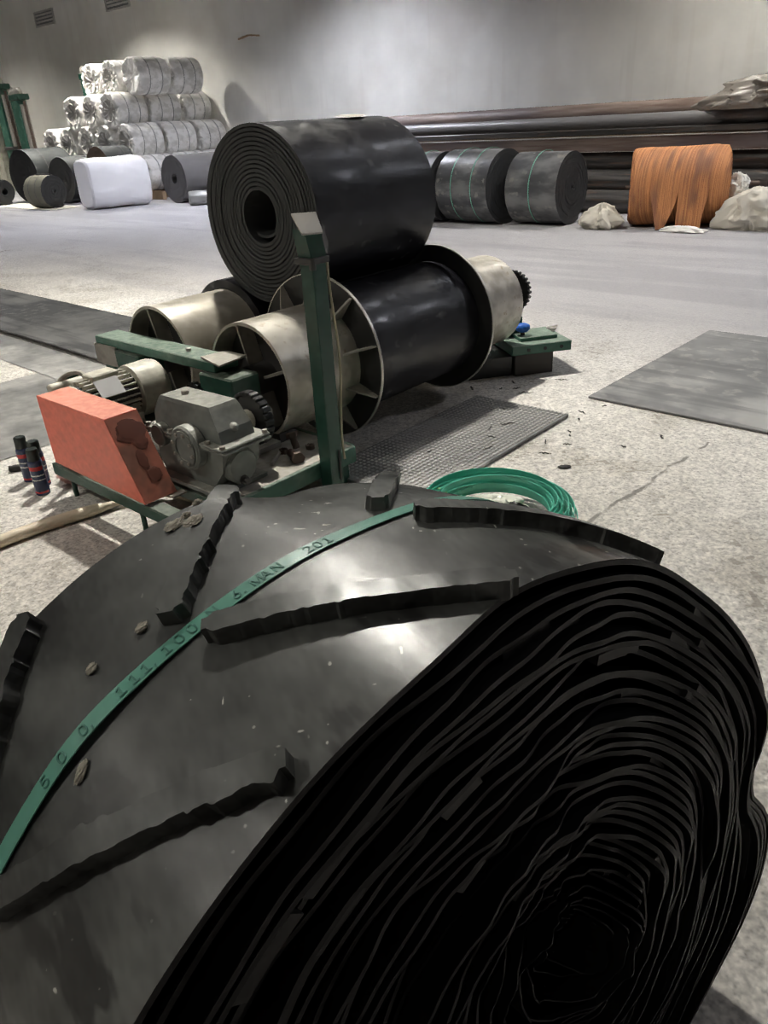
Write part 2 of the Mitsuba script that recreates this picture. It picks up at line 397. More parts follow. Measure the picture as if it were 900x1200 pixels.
names = ['over the machine', 'by the bare middle of the back wall', 'over the white rolls', 'over the black reels', 'before the white bale', 'left of the cleated belt roll', 'far right of the rubber sheet', 'between the drums and the cord roll', 'over the green press columns']
for (pos, power, col), nm in zip(LAMPS, names):
    k = thing('high_bay_lamp', 'grey high bay lamp hanging from the ceiling ' + nm, 'lamp', 'high bay lamps')
    part(k, 'shade', lathe([(.05, .16), (.17, .02), (.23, -.16), (.236, -.16), (.175, .03), (.055, .17)], pos, (0, 0, 1), 32), 'mat_lamp_shell')
    part(k, 'housing', cyl((pos[0], pos[1], pos[2] + .15), (pos[0], pos[1], pos[2] + .34), .09, 20, .01), 'mat_lamp_shell', 40)
    part(k, 'hanger', cyl((pos[0], pos[1], pos[2] + .33), (pos[0], pos[1], CEIL), .012, 8), 'mat_dark_steel', 40)
    disc = trimesh.creation.cylinder(radius=.155, height=.01, sections=32, transform=tr(*pos))
    kk = part(k, 'light_panel', disc, 'mat_can_white')
    scene[kk]['emitter'] = {'type': 'area', 'radiance': rgb([power * c for c in col])}

# ------------------------------------------------------------------ foreground: cleated belt roll
from scipy.interpolate import CubicSpline
KA = np.radians([0, 30, 60, 90, 120, 145, 156, 166, 175, 183.5, 190, 197, 202, 206, 210, 214.5, 219, 224, 229.6, 236, 243, 256, 270, 281, 291, 299, 307, 316, 325, 335, 344, 352, 360])
KR = np.array([.4376, .401, .369, .355, .381, .410, .434, .462, .492, .528, .548, .572, .612, .705, .80, .875, .925, .945, .933, .915, .885, .82, .797, .812, .85, .865, .855, .79, .70, .61, .545, .478, .4376])
KS = np.array([.4376, .401, .369, .355, .381, .410, .434, .462, .492, .528, .555, .59, .62, .65, .685, .725, .765, .81, .84, .86, .86, .82, .797, .812, .84, .85, .84, .79, .70, .61, .545, .478, .4376])
from scipy.interpolate import PchipInterpolator
KAe = np.r_[KA[-4:-1] - 2 * PI, KA, KA[1:4] + 2 * PI]
f_out = PchipInterpolator(KAe, np.r_[KR[-4:-1], KR, KR[1:4]])
f_in = PchipInterpolator(KAe, np.r_[KS[-4:-1], KS, KS[1:4]])
EC = np.array([-.165, -.175])
_p = np.linspace(0, 2 * PI, 512, endpoint=False)
_z = (f_in(_p) * np.exp(1j * _p)) - (EC[0] + 1j * EC[1])
_F = np.fft.fft(_z) / 512
def smooth_in(p, nmax=2):
    return sum(_F[k % 512] * np.exp(1j * k * p) for k in range(-nmax, nmax + 1))
ROLL_W = .362
TURNS = 34
def wind(k):
    return 1.019 - .965 * (np.clip(k, 0, None) / TURNS) ** .97
def shape(phi, t):
    p = np.mod(phi, 2 * PI)
    w = np.clip((t - .84) / .14, 0, 1); w = w * w * (3 - 2 * w)
    r = f_out(p) * w + f_in(p) * (1 - w)
    S = np.stack([r * np.cos(p), r * np.sin(p)], -1)
    z = smooth_in(p)
    b = np.clip((.92 - t) / .45, 0, 1); b = (b * b * (3 - 2 * b))[..., None]
    return EC + np.asarray(t)[..., None] * ((S - EC) * (1 - b) + np.stack([z.real, z.imag], -1) * b)
def near_offset(phi, t):
    d = np.degrees(np.mod(phi, 2 * PI))
    s = np.clip((d - 132) / 50, 0, 1); s = s * s * (3 - 2 * s)
    e = np.clip((d - 250) / 60, 0, 1); e = e * e * (3 - 2 * e)
    return -.047 * s * (1 - e) + .016 * np.exp(-((d - 99) / 13.) ** 2) * np.clip((t - .9) / .1, 0, 1)
def far_sag(phi):
    """the far rim of the top hangs a little lower than the near one."""
    d = np.degrees(np.mod(phi, 2 * PI))
    s0 = np.clip((d - 84) / 20, 0, 1); s1 = np.clip((d - 118) / 40, 0, 1)
    return .033 * s0 * s0 * (3 - 2 * s0) * (1 - s1 * s1 * (3 - 2 * s1))
def surf(phi, a, h=0.0):
    """point on the outer skin, in the roll frame: x = a along the axis, (y, z) the profile, pushed out by h."""
    phi = np.asarray(phi, float)
    e = 1e-3
    tt = lambda q: wind((math.radians(262) - q) / (2 * PI))
    p = shape(phi, tt(phi))
    tg = shape(phi + e, tt(phi + e)) - shape(phi - e, tt(phi - e))
    tg /= np.linalg.norm(tg, axis=-1, keepdims=True)
    nn = np.stack([tg[..., 1], -tg[..., 0]], -1)
    sag = far_sag(phi) * np.clip((np.asarray(a) - .17) / (ROLL_W - .17), 0, 1.1) ** 1.4
    p = p + nn * (np.asarray(h) - sag)[..., None]
    return np.stack([np.broadcast_to(a, phi.shape), p[..., 0], p[..., 1]], -1)
def belt_spiral():
    turns, seg = TURNS, 200
    n = turns * seg + 1
    th = np.linspace(0, turns * 2 * PI, n)
    phi = math.radians(262) - th
    k = th / (2 * PI)
    t = wind(k)
    c, s = np.cos(phi), np.sin(phi)
    free = np.clip(k - .98, 0, 1)
    wig = meshkit.fbm(np.stack([c * 1.5 + 9, s * 1.5 + 9, k * 1.9], -1), 2, 4) - .5
    t = t + .024 * wig * free * np.clip(t * 1.6, .15, 1)
    P = shape(phi, t)
    g = np.gradient(P, axis=0); g /= np.linalg.norm(g, axis=1, keepdims=True) + 1e-9
    nin = np.stack([-g[:, 1], g[:, 0]], -1)
    toE = EC - P
    nin *= np.sign((nin * toE).sum(1))[:, None]
    thick = .0062 * np.clip(t * 3, .3, 1)
    Q = P + nin * thick[:, None]
    rag = meshkit.fbm(np.stack([c * 1.6 + 4, s * 1.6 + 4, k * 2.3], -1), 3, 8) - .5
    tele = np.array([random.Random(int(j) + 77).uniform(-1, 1) for j in range(turns + 2)])
    a0 = near_offset(phi, t) + (.050 * rag + .012 * np.interp(k, np.arange(turns + 2), tele)) * free
    a1 = ROLL_W + .012 * rag * free + np.zeros(n)
    mk = lambda a, p: np.stack([a, p[:, 0], p[:, 1]], -1)
    low = (nin * far_sag(phi)[:, None] * np.clip(t, 0, 1)[:, None])
    return P, sweep_rect(mk(a0, P), mk(a1, P + low), mk(a1, Q + low), mk(a0, Q)), (th, phi, t, a0, k)
fg = thing('cleated_belt_roll', 'huge dusty black conveyor belt roll with raised chevron cleats, filling the foreground', 'belt roll')
_, bm, track = belt_spiral()
# the outermost turn's dusty skin and the dark rubber of the wound layers
fc = bm.triangles_center
nf = len(bm.faces)
segf = np.r_[np.repeat(np.arange(TURNS * 200), 4), np.repeat(np.arange(TURNS * 200), 4), [0, 0, 0, 0]][:nf]
side = np.r_[np.tile(np.arange(4), TURNS * 200), np.tile(np.arange(4), TURNS * 200), [9, 9, 9, 9]][:nf]
skin = (side == 0) & (segf < 198)
gp = np.radians(np.linspace(262, -94, 241)); ga = np.linspace(0, 1, 13)
cols = [surf(gp, near_offset(gp, np.ones(241)) * (1 - u) + ROLL_W * u, 0 * gp) for u in ga]
gv = np.stack(cols, 1).reshape(-1, 3)
ii, jj = np.meshgrid(np.arange(240), np.arange(12), indexing='ij')
gq = np.stack([ii * 13 + jj, ii * 13 + jj + 1, (ii + 1) * 13 + jj + 1, (ii + 1) * 13 + jj], -1).reshape(-1, 4)
part(fg, 'outer_face', trimesh.Trimesh(gv, np.vstack([gq[:, [0, 1, 2]], gq[:, [0, 2, 3]]]), process=False), 'mat_belt', True, tf=FR, label='dusty grey-black outer face of the belt')
part(fg, 'wound_layers', bm.submesh([np.nonzero(~skin)[0]], append=True), 'mat_belt_edge', 30, tf=FR, label='loosely wound black belt layers seen edge-on')

def cleat(p0, p1, w=.026, h=.0155, seed=0, n=120, sag=0.0):
    """a ragged bar on the skin from (phi, a) to (phi, a), in degrees and metres."""
    rng = np.random.RandomState(seed)
    s = np.linspace(0, 1, n)
    phi = np.radians(p0[0] + (p1[0] - p0[0]) * s)
    a = p0[1] + (p1[1] - p0[1]) * s + sag * np.sin(s * PI)
    da = (p1[1] - p0[1])
    ds = math.radians(p1[0] - p0[0]) * .37
    L = math.hypot(da, ds)
    ca, cs = -ds / L, da / L                     # across direction in (a, arc)
    def edge(amp, f, sd):
        e = meshkit.fbm(np.stack([s * f, s * 0 + sd * 7.7, s * 0], -1), 3, sd) - .5
        lump = np.clip(meshkit.noise(np.stack([s * 30, s * 0 + sd * 3.1, s * 0], -1), sd) - .72, 0, 1) * .016
        return amp * e + lump
    e0, e1 = edge(.0045, 34, seed + 1), edge(.0045, 34, seed + 2)
    taper = np.clip(np.minimum(s, 1 - s) / .035, .55, 1)
    def off(q, hh):
        return surf(phi + q * cs / .37, a + q * ca, hh)
    hi = h * (1 + .10 * (meshkit.fbm(np.stack([s * 9, s * 0, s * 0 + seed], -1), 2, seed) - .5))
    q0, q1 = -(w / 2 + e0) * taper, (w / 2 + e1) * taper
    return sweep_rect(off(q0 * .86, hi), off(q1 * .86, hi), off(q1, -.002 + 0 * s), off(q0, -.002 + 0 * s))
def chevron(d, seed, right=True, left=True):
    if right:
        part(fg, 'cleat', cleat((67.8 + d, .170), (99.8 + d, .016), seed=seed), 'mat_belt', 25, tf=FR)
    if left:
        part(fg, 'cleat', cleat((66.2 + d, .212), (91.3 + d, .358), seed=seed + 5), 'mat_belt', 25, tf=FR)
for q, d in enumerate((-111, -74, -37, 0, 37.5, 75, 112)):
    chevron(d, 10 + q * 11)
# ends of inner cleats that hold the wound layers apart
rng = np.random.RandomState(3)
th, phi, t, a0, kk_ = track
cnt = 0
for turn in range(1, 29):
    for j in range(4 if turn < 12 else 2):
        i = int((turn + rng.rand()) * 200)
        if i + 8 >= len(phi) or not (25 < np.degrees(phi[i] % (2 * PI)) < 235):
            continue
        ii = np.arange(i, i + 7)
        tt = t[ii]
        Pm = shape(phi[ii], tt - .012); Po = shape(phi[ii], tt - .012 - .022)
        aa = a0[i] + rng.uniform(.0, .02)
        mk = lambda a, p: np.stack([np.full(len(p), a), p[:, 0], p[:, 1]], -1)
        part(fg, 'cleat_end', sweep_rect(mk(aa, Pm), mk(aa + .10, Pm), mk(aa + .10, Po), mk(aa, Po)), 'mat_cleat', False, tf=FR)
        cnt += 1
# flakes of dried mud on the skin
for q, (ph, a, sz, st) in enumerate([(78.4, .3397, .017, 1.6), (79.5, .3191, .010, 1.2), (79.3, .304, .018, 1.4), (82.6, .3317, .010, 1.3), (63.3, .2348, .012, 1.3), (55.5, .2429, .011, 1.2), (47.2, .1679, .011, 2.0), (89, .352, .008, 1.3)]):
    c = surf(np.radians([ph]), a, np.array([.002]))[0]
    if ph > 76 and ph < 84 and a < .335:
        c = surf(np.radians([ph]), a, np.array([.017 if q in (1, 2, 3) else .002]))[0]
    nrm = surf(np.radians([ph]), a, np.array([.1]))[0] - surf(np.radians([ph]), a, np.array([.0]))[0]
    m = blob(q + 2, (sz * .36, sz * .36 * st, .0022), 1.0, 2.8, 3)
    R = trimesh.geometry.align_vectors([0, 0, 1], nrm / np.linalg.norm(nrm)); R[:3, 3] = c
    part(fg, 'mud_flake', m, 'mat_mud', False, tf=FR @ R)

# green strap round the roll, hand-lettered
st = thing('packing_strap', 'flat green packing strap with handwritten numbers bound round the cleated belt roll', 'strap')
ph = np.radians(np.linspace(-30, 186, 180))
lift = .0025 + .004 * np.exp(-((np.degrees(ph) - 50) / 9.) ** 2)
ac = .190 + .0015 * np.sin(ph * 9)
hw = .0086
part(st, 'band', sweep_rect(surf(ph, ac - hw, lift), surf(ph, ac + hw, lift), surf(ph, ac + hw, lift - .0012), surf(ph, ac - hw, lift - .0012)), 'mat_strap_green', 30, tf=FR)
def strap_text(txt, deg, height, bold=False):
    m = meshkit.text_mesh(txt, height, .0006, bold)
    v = m.vertices
    # arc length -> angle along the skin
    g = np.radians(np.linspace(deg, deg + 80, 400))
    P = surf(g, .19, np.full(400, .002))
    s = np.r_[0, np.cumsum(np.linalg.norm(np.diff(P, axis=0), axis=1))]
    f = np.interp(v[:, 0], s, g)
    lf = np.interp(f, ph, lift)
    q = surf(f, .19 - height / 2 + v[:, 1] + .0015 * np.sin(f * 9), lf + .0003 + v[:, 2])
    return trimesh.Trimesh(q, m.faces, process=False)
for txt, deg in (('5', 43.0), ('0', 46.0), ('0,', 49.6), ('1', 55.4), ('1', 57.4), ('1,', 59.2), ('1', 62.4), ('0', 64.4), ('0', 66.4), ('.N', 69.0), ('6.', 73.6), ('M', 76.8), ('A', 78.7), ('N', 80.6), ('2', 86.4), ('0', 88.2), ('1', 90.0)):
    part(st, 'lettering', strap_text(txt, deg, .0112), 'mat_ink', False, tf=FR)

# ------------------------------------------------------------------ the winding machine: two drums
RS, RF, RV, ZC, DL, T1, T2 = .277, .412, .325, .442, 1.959, .482, 1.418
X1 = np.array([1.0, 0, 0])
def drum(y, label, sleeve_label, flanges=True):
    k = thing('steel_drum', label, 'roller')
    c = np.array([0, y, ZC])
    for x0, x1, lab in ((0, T1 + .01, None), (T2 - .01, DL, 'pale worn drum end with yellow grime')):
        part(k, 'barrel', lathe([(RS - .014, x0), (RS, x0 + .002), (RS, x1), (RS - .014, x1), (RS - .014, x0)], c, X1, 72), 'mat_steel', 40, tf=FM, label=lab)
    part(k, 'sleeve', lathe([(.05, T1), (RV - .003, T1), (RV, T1 + .004), (RV, T2 - .004), (RV - .003, T2), (.05, T2)], c, X1, 80), 'mat_gloss', 40, tf=FM, label=sleeve_label)
    for x0, s in ((T1 - .012, -1), (T2, 1)) if flanges else ():
        f = part(k, 'flange', ringm(c + X1 * x0, X1, RS - .01, RF, .012, 80), 'mat_black_steel', 30, tf=FM)
        part(f, 'rim', ringm(c + X1 * (x0 - .001), X1, RF - .002, RF + .004, .014, 80), 'mat_bright_steel', 30, tf=FM)
        for q in range(10):
            a = q * 2 * PI / 10 + .35
            u = np.array([0, math.cos(a), math.sin(a)]); w = np.array([0, -math.sin(a), math.cos(a)])
            xa = x0 if s < 0 else x0 + .012
            pts = []
            for e in (-.005, .005):
                for r, xx in ((RS - .004, 0), (RS - .004, s * .10), (RF - .006, s * .016), (RF - .006, 0)):
                    pts.append(c + u * r + w * e + X1 * (xa + xx))
            part(f, 'rib', hull(pts), 'mat_dust_steel', False, tf=FM)
    for x0 in (.115, DL - .125):
        wb = part(k, 'end_web', ringm(c + X1 * x0, X1, .05, RS - .012, .01, 48), 'mat_dark_steel', 40, tf=FM)
        for q in range(4):
            a = q * PI / 2 + 1.25
            u = np.array([0, math.cos(a), math.sin(a)]); w = np.array([0, -math.sin(a), math.cos(a)])
            xa, s = (x0, -1) if x0 < 1 else (x0 + .01, 1)
            pts = [c + u * r + w * e + X1 * (xa + xx) for e in (-.006, .006) for r, xx in ((.06, 0), (.06, s * .085), (RS - .014, s * .085), (RS - .014, 0))]
            part(wb, 'stiffener', hull(pts), 'mat_dust_steel', False, tf=FM)
    part(k, 'shaft', cyl(c - X1 * .12, c + X1 * (DL + .36), .042, 24, .004), 'mat_dark_steel', 40, tf=FM)
    part(k, 'hub', cyl(c - X1 * .0, c + X1 * .12, .075, 24, .006), 'mat_dark_steel', 40, tf=FM)
    return k
def sprocket(c, axis, r, n, w, teeth=.012, bore=.03):
    pts = []
    for i in range(n):
        for da, rr in ((-.36, r), (-.18, r + teeth), (.18, r + teeth), (.36, r)):
            a = (i + da) * 2 * PI / n
            pts.append((rr * math.cos(a), rr * math.sin(a)))
    p = Polygon(pts).difference(Point(0, 0).buffer(bore, 16))
    d, a, b = basis(axis)
    m = prism(p, w)
    m.apply_transform(to_axes(a, b, d, c))
    return m
front_drum = drum(0.0, 'front steel drum of the winder, nearest the camera, with flanges and a black middle', 'black rubber middle of the drum between the flanges')
part(front_drum, 'sprocket', sprocket((DL + .31, 0, ZC), (1, 0, 0), .118, 26, .03, .014), 'mat_black_steel', 30, tf=FM)
part(front_drum, 'bracket', box(.40, .425, -.10, -.06, ZC + .235, ZC + .275), 'mat_dust_steel', tf=FM)
rear_drum = drum(.725, 'rear steel drum of the winder, partly under the big roll', 'black rubber middle of the drum', False)
part(rear_drum, 'sprocket', sprocket((DL + .045, .725, ZC), (1, 0, 0), .118, 26, .03, .014), 'mat_black_steel', 30, tf=FM)

# big roll of belt resting on the two drums
BR, BL = .4286, .905
big = thing('belt_roll', 'big glossy black belt roll with a hollow centre, resting on the two drums', 'belt roll')
BC = tr(T1 + .012, .366, ZC + math.sqrt((RV + BR) ** 2 - .3625 ** 2) + .001)
bs = spiral(BR, .130, .0200, .0042, BL, 110, .007, 2)
nseg = (len(bs.faces) - 4) // 8
seg2 = np.r_[np.repeat(np.arange(nseg), 4), np.repeat(np.arange(nseg), 4), [0, 0, 0, 0]]
sd2 = np.r_[np.tile(np.arange(4), nseg), np.tile(np.arange(4), nseg), [9] * 4]
sk = (sd2 == 0) & (seg2 < 113)
part(big, 'outer_face', bs.submesh([np.nonzero(sk)[0]], append=True), 'mat_gloss', 30, tf=FM @ BC, label='glossy black outer face with scuffs')
part(big, 'wound_layers', bs.submesh([np.nonzero(~sk)[0]], append=True), 'mat_roll_face', 30, tf=FM @ BC, label='tightly wound layers round the hollow centre')
a = np.linspace(-2.6, -.9, 24)
u = np.stack([0 * a, np.cos(a), np.sin(a)], -1)
rr = (.118 - .010 * np.sin((a + 2.6) / 1.7 * PI))[:, None]
part(big, 'inner_tail', sweep_rect(u * rr + [.03, 0, 0], u * rr + [BL - .05, 0, 0], u * (rr - .012) + [BL - .05, 0, 0], u * (rr - .012) + [.03, 0, 0]), 'mat_roll_face', 30, tf=FM @ BC)
def skin_patch(cx, az, wx, wa, seed, r):
    m = blob(seed, (1, 1, 1), .5, 1.6, 3)
    v = m.vertices * np.array([wx, wa, .002])
    an = az + v[:, 1] / r
    q = np.stack([cx + v[:, 0], (r + v[:, 2]) * np.cos(an), (r + v[:, 2]) * np.sin(an)], -1)
    return trimesh.Trimesh(q, m.faces, process=False)
part(big, 'mud_patch', skin_patch(.66, 1.68, .095, .045, 5, BR), 'mat_mud', True, tf=FM @ BC)

# ------------------------------------------------------------------ frame of the machine
fr = thing('winder_frame', 'green painted steel frame of the winder, carrying drums, motor and gearbox', 'machine frame')
bmk = part(fr, 'cross_beam', box(-.17, -.03, 0.02, 1.03, .525, .572, .004), 'mat_green', tf=FM)
part(bmk, 'rust_plate', prism([(-.20, -.06), (-.02, -.03), (-.02, .12), (-.15, .14)], .008, tr(0, 0, .573)), 'mat_dust_steel', tf=FM, label='rusty plate lying on the beam end')
part(bmk, 'bolt', cyl((-.10, .30, .572), (-.10, .30, .586), .012, 6), 'mat_dust_steel', tf=FM)
part(fr, 'bearing_block', box(-.20, -.04, -.13, .11, .35, .524, .008), 'mat_green_dark', tf=FM)
part(fr, 'bearing_block', box(-.19, -.04, .62, .83, .36, .524, .008), 'mat_green_dark', tf=FM)
part(fr, 'end_plate', box(-.185, -.171, .83, 1.03, .43, .535, .003), 'mat_dust_steel', tf=FM)
part(fr, 'upright', box(-.15, -.05, .93, 1.02, 0, .524), 'mat_green_dark', tf=FM)
part(fr, 'upright', box(-.15, -.05, .02, .10, 0, .35), 'mat_green_dark', tf=FM)
part(fr, 'base_plate', box(-.46, .17, -.47, .12, .125, .17, .004), 'mat_dust_steel', tf=FM, label='dusty top plate under the gearbox')
part(fr, 'side_channel', box(-.60, .175, -.492, -.471, .095, .172, .003), 'mat_green', tf=FM)
part(fr, 'end_channel', box(.171, .19, -.47, .10, .095, .172, .003), 'mat_green', tf=FM)
for x, y in ((.12, -.45), (-.52, -.45), (.12, .08)):
    part(fr, 'leg', box(x - .022, x + .022, y - .022, y + .022, 0, .125), 'mat_green_dark', tf=FM)
part(fr, 'angle_rail', cat([box(-.765, -.70, -.50, .56, .162, .170, .002), box(-.765, -.757, -.50, .56, .115, .164, .002)]), 'mat_green_dark', tf=FM)
part(fr, 'angle_rail', cat([box(-.56, -.50, -.42, .70, .150, .158, .002), box(-.56, -.552, -.42, .70, .110, .152, .002)]), 'mat_green_dark', tf=FM)
part(fr, 'cross_rail', box(-.76, -.46, -.46, -.42, .12, .16, .003), 'mat_green_dark', tf=FM)
part(fr, 'cross_rail', box(-.76, -.46, .50, .54, .12, .16, .003), 'mat_green_dark', tf=FM)
for y in (.50, -.075):
    part(fr, 'leg', cyl((-.715, y, 0), (-.715, y, .162), .011, 10), 'mat_green_dark', 40, tf=FM)
part(fr, 'motor_plate', box(-.58, -.06, .30, .64, .255, .275, .003), 'mat_green_dark', tf=FM)
for x in (-.52, -.12):
    part(fr, 'leg', box(x - .02, x + .02, .56, .60, 0, .255), 'mat_green_dark', tf=FM)
    part(fr, 'leg', box(x - .02, x + .02, .33, .37, 0, .255), 'mat_green_dark', tf=FM)
# bearing support at the far right end
sp = thing('bearing_support', 'green and rusty bearing support at the right end of the front drum', 'machine support')
TS = FM @ tr(1.90, -.265, 0) @ rot(-36, (0, 0, 1))
part(sp, 'pedestal', box(0, .26, 0, .34, 0, .138, .004), 'mat_pedestal', tf=TS)
part(sp, 'pedestal', box(-.20, .12, .345, .62, 0, .138, .004), 'mat_black_steel', tf=TS)
part(sp, 'side_box', box(-.30, -.005, .03, .34, 0, .125, .004), 'mat_black_steel', tf=TS)
ch = part(sp, 'top_beam', box(-.03, .37, -.025, .36, .138, .200, .005), 'mat_green', tf=TS)
for q in range(3):
    part(ch, 'bolt_hole', cyl((.08 + .11 * q, -.030, .168), (.08 + .11 * q, -.024, .168), .011, 12), 'mat_black_steel', tf=TS)
part(sp, 'bearing_foot', box(.06, .31, .06, .27, .200, .224, .004), 'mat_green', tf=TS)
part(sp, 'bearing_housing', box(.0, .13, .20, .46, .198, .33, .01), 'mat_green_dark', tf=TS)
bh = thing('blue_cap', 'small blue rounded cap on the bearing support at the right end of the drums', 'cap')
part(bh, 'cap', blob(4, (.048, .040, .030), .18, 1.5, 3), 'mat_blue', True, tf=TS @ tr(.10, .13, .272))
part(bh, 'stem', cyl((.10, .13, .224), (.10, .13, .25), .014, 12), 'mat_black_steel', 40, tf=TS)
m = []
for q in range(3):
    aa = np.linspace(0, 2 * PI, 20)
    m.append(tube(np.stack([.34 + .03 * np.cos(aa) + .012 * q, .25 + .03 * np.sin(aa), .206 + .008 * q + .006 * np.sin(aa * 2 + q)], -1), .004, 6))
single('wire_loop', cat(m), 'mat_bright_steel', 'small loop of bare wire lying on the green bearing support', 'wire', smooth=40, tf=TS)

# red belt guard
gd = thing('belt_guard', 'coral red sheet metal belt guard at the left of the gearbox', 'guard')
poly = [(.49, .195), (.505, .505), (-.045, .505), (-.225, .185)]
p = np.array(poly)
XF, XB = -.775, -.625
part(gd, 'front_sheet', prism(p, .004, YZ_X(XF)), 'mat_coral', tf=FM)
def strip(a, b, th=.004):
    a, b = np.array(a), np.array(b)
    d = (b - a) / np.linalg.norm(b - a); nn = np.array([-d[1], d[0]]) * th
    return hull([(x, q[0], q[1]) for x in (XF + .002, XB) for q in (a, b, a + nn, b + nn)])
part(gd, 'top_sheet', strip(poly[2], poly[1]), 'mat_coral', tf=FM, label='dusty pink top of the guard')
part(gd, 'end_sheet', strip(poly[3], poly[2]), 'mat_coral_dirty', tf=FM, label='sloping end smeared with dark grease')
part(gd, 'rear_end_sheet', strip(poly[1], poly[0]), 'mat_coral', tf=FM)
part(gd, 'lip', box(XB - .04, XB + .03, -.255, -.21, .175, .183, .002), 'mat_dust_steel', tf=FM)
for q, (z, x, sx, sz) in enumerate([(.275, .055, .028, .030), (.335, .075, .020, .045), (.445, .07, .060, .045), (.395, .05, .030, .030)]):
    y = -.225 + (z - .185) * .5625 - .0062
    part(gd, 'grease_smear', blob(q + 20, (sx, .0016, sz), .5, 1.8, 3), 'mat_grease', True, tf=FM @ tr(XB - x, y, z) @ rot(-29.4, (1, 0, 0)))

# gearbox
gb = thing('gearbox', 'grey cast iron gearbox bolted to the frame beside the red guard', 'gearbox')
hood = prism([(.03, .392), (.03, .44), (-.005, .515), (-.02, .522), (-.325, .535), (-.345, .525), (-.415, .43), (-.42, .392)], .165, YZ_X(-.505))
hm = hull([(x + sx, y, z) for x, sx in ((-.505, 0), (-.335, 0)) for y, z in [(.03, .392), (.025, .45), (-.42, .392), (-.405, .44)]] +
          [(x, y, z) for x in (-.485, -.352) for y, z in [(-.012, .522), (-.345, .528)]] + [(x, y, z) for x in (-.492, -.345) for y, z in [(-.004, .508), (-.357, .512)]])
part(gb, 'hood', hm, 'mat_grey_paint', tf=FM)
part(gb, 'flange', cat([box(-.545, -.295, -.475, .075, .366, .378, .005), box(-.545, -.295, -.47, .07, .380, .392, .005)]), 'mat_grey_paint', tf=FM)
part(gb, 'lower_housing', hull([(x, y, z) for x in (-.515, -.325) for y, z in [(.03, .366), (-.43, .366), (.03, .25), (-.41, .27), (.0, .19), (-.34, .19)]]), 'mat_grey_paint', tf=FM)
part(gb, 'foot', box(-.56, -.28, -.40, .06, .170, .192, .004), 'mat_grey_paint', tf=FM)
part(gb, 'end_boss', cyl((-.43, -.44, .28), (-.43, -.38, .28), .075, 32, .01), 'mat_grey_paint', 40, tf=FM)
part(gb, 'drain_plug', cat([cyl((-.44, -.455, .225), (-.44, -.43, .225), .020, 6), cyl((-.44, -.47, .225), (-.44, -.45, .225), .012, 12)]), 'mat_dark_steel', tf=FM)
cp = part(gb, 'bearing_cap', cat([cyl((-.560, -.235, .355), (-.505, -.235, .355), .094, 44, .008), ringm((-.566, -.235, .355), X1, .052, .076, .012, 40)]), 'mat_grey_paint', 40, tf=FM)
for q in range(8):
    a = q * PI / 4 + .3
    part(cp, 'bolt', cyl((-.574, -.235 + .064 * math.cos(a), .355 + .064 * math.sin(a)), (-.555, -.235 + .064 * math.cos(a), .355 + .064 * math.sin(a)), .0075, 6), 'mat_dust_steel', tf=FM)
cp2 = part(gb, 'bearing_cap', cyl((-.55, -.035, .365), (-.505, -.035, .365), .05, 32, .006), 'mat_grey_paint', 40, tf=FM)
for x, y in ((-.53, .05), (-.53, -.11), (-.53, -.36), (-.53, -.455), (-.312, -.455), (-.312, -.33), (-.312, -.10), (-.312, .05)):
    part(gb, 'bolt', cyl((x, y, .392), (x, y, .404), .012, 6), 'mat_dust_steel', tf=FM)
part(gb, 'lifting_eye', cyl((-.42, -.10, .515), (-.42, -.10, .54), .016, 12, .003), 'mat_dust_steel', 40, tf=FM)
part(gb, 'vent_cap', blob(9, (.026, .03, .022), .2, 2, 2), 'mat_grey_paint', True, tf=FM @ tr(-.42, -.39, .435))
part(gb, 'output_shaft', cyl((-.335, -.24, .375), (-.10, -.24, .375), .030, 24, .003), 'mat_dust_steel', 40, tf=FM)
part(gb, 'shaft_hub', cyl((-.27, -.24, .375), (-.215, -.24, .375), .046, 28, .004), 'mat_cream_paint', 40, tf=FM)
spk = part(gb, 'sprocket', sprocket((-.21, -.24, .375), (1, 0, 0), .098, 24, .028, .010, .03), 'mat_black_steel', 30, tf=FM)
def chain(c, r, n, w, a0=0, a1=2 * PI):
    out = []
    for q in range(n):
        a = a0 + (a1 - a0) * q / n
        out.append((c[0], c[1] + r * math.cos(a), c[2] + r * math.sin(a), a))
    return out
for q, (x, y, z, a) in enumerate(chain((-.197, -.24, .375), .112, 24, .03)):
    m = box(-.024, .024, -.0125, .0125, -.009, .009, .004)
    part(spk, 'chain_link', m, 'mat_black_steel', tf=FM @ tr(x, y, z) @ rot(math.degrees(a) + 90, (1, 0, 0)))

# second chain sprocket behind the gearbox, on the drive shaft of the frame
s2 = thing('chain_sprocket', 'small black toothed chain sprocket behind the gearbox, next to the motor', 'sprocket')
part(s2, 'wheel', sprocket((-.215, .14, .400), (1, 0, 0), .062, 16, .028, .011, .02), 'mat_black_steel', 30, tf=FM)
part(s2, 'axle', cyl((-.29, .14, .400), (-.19, .14, .400), .022, 16), 'mat_dark_steel', 40, tf=FM)

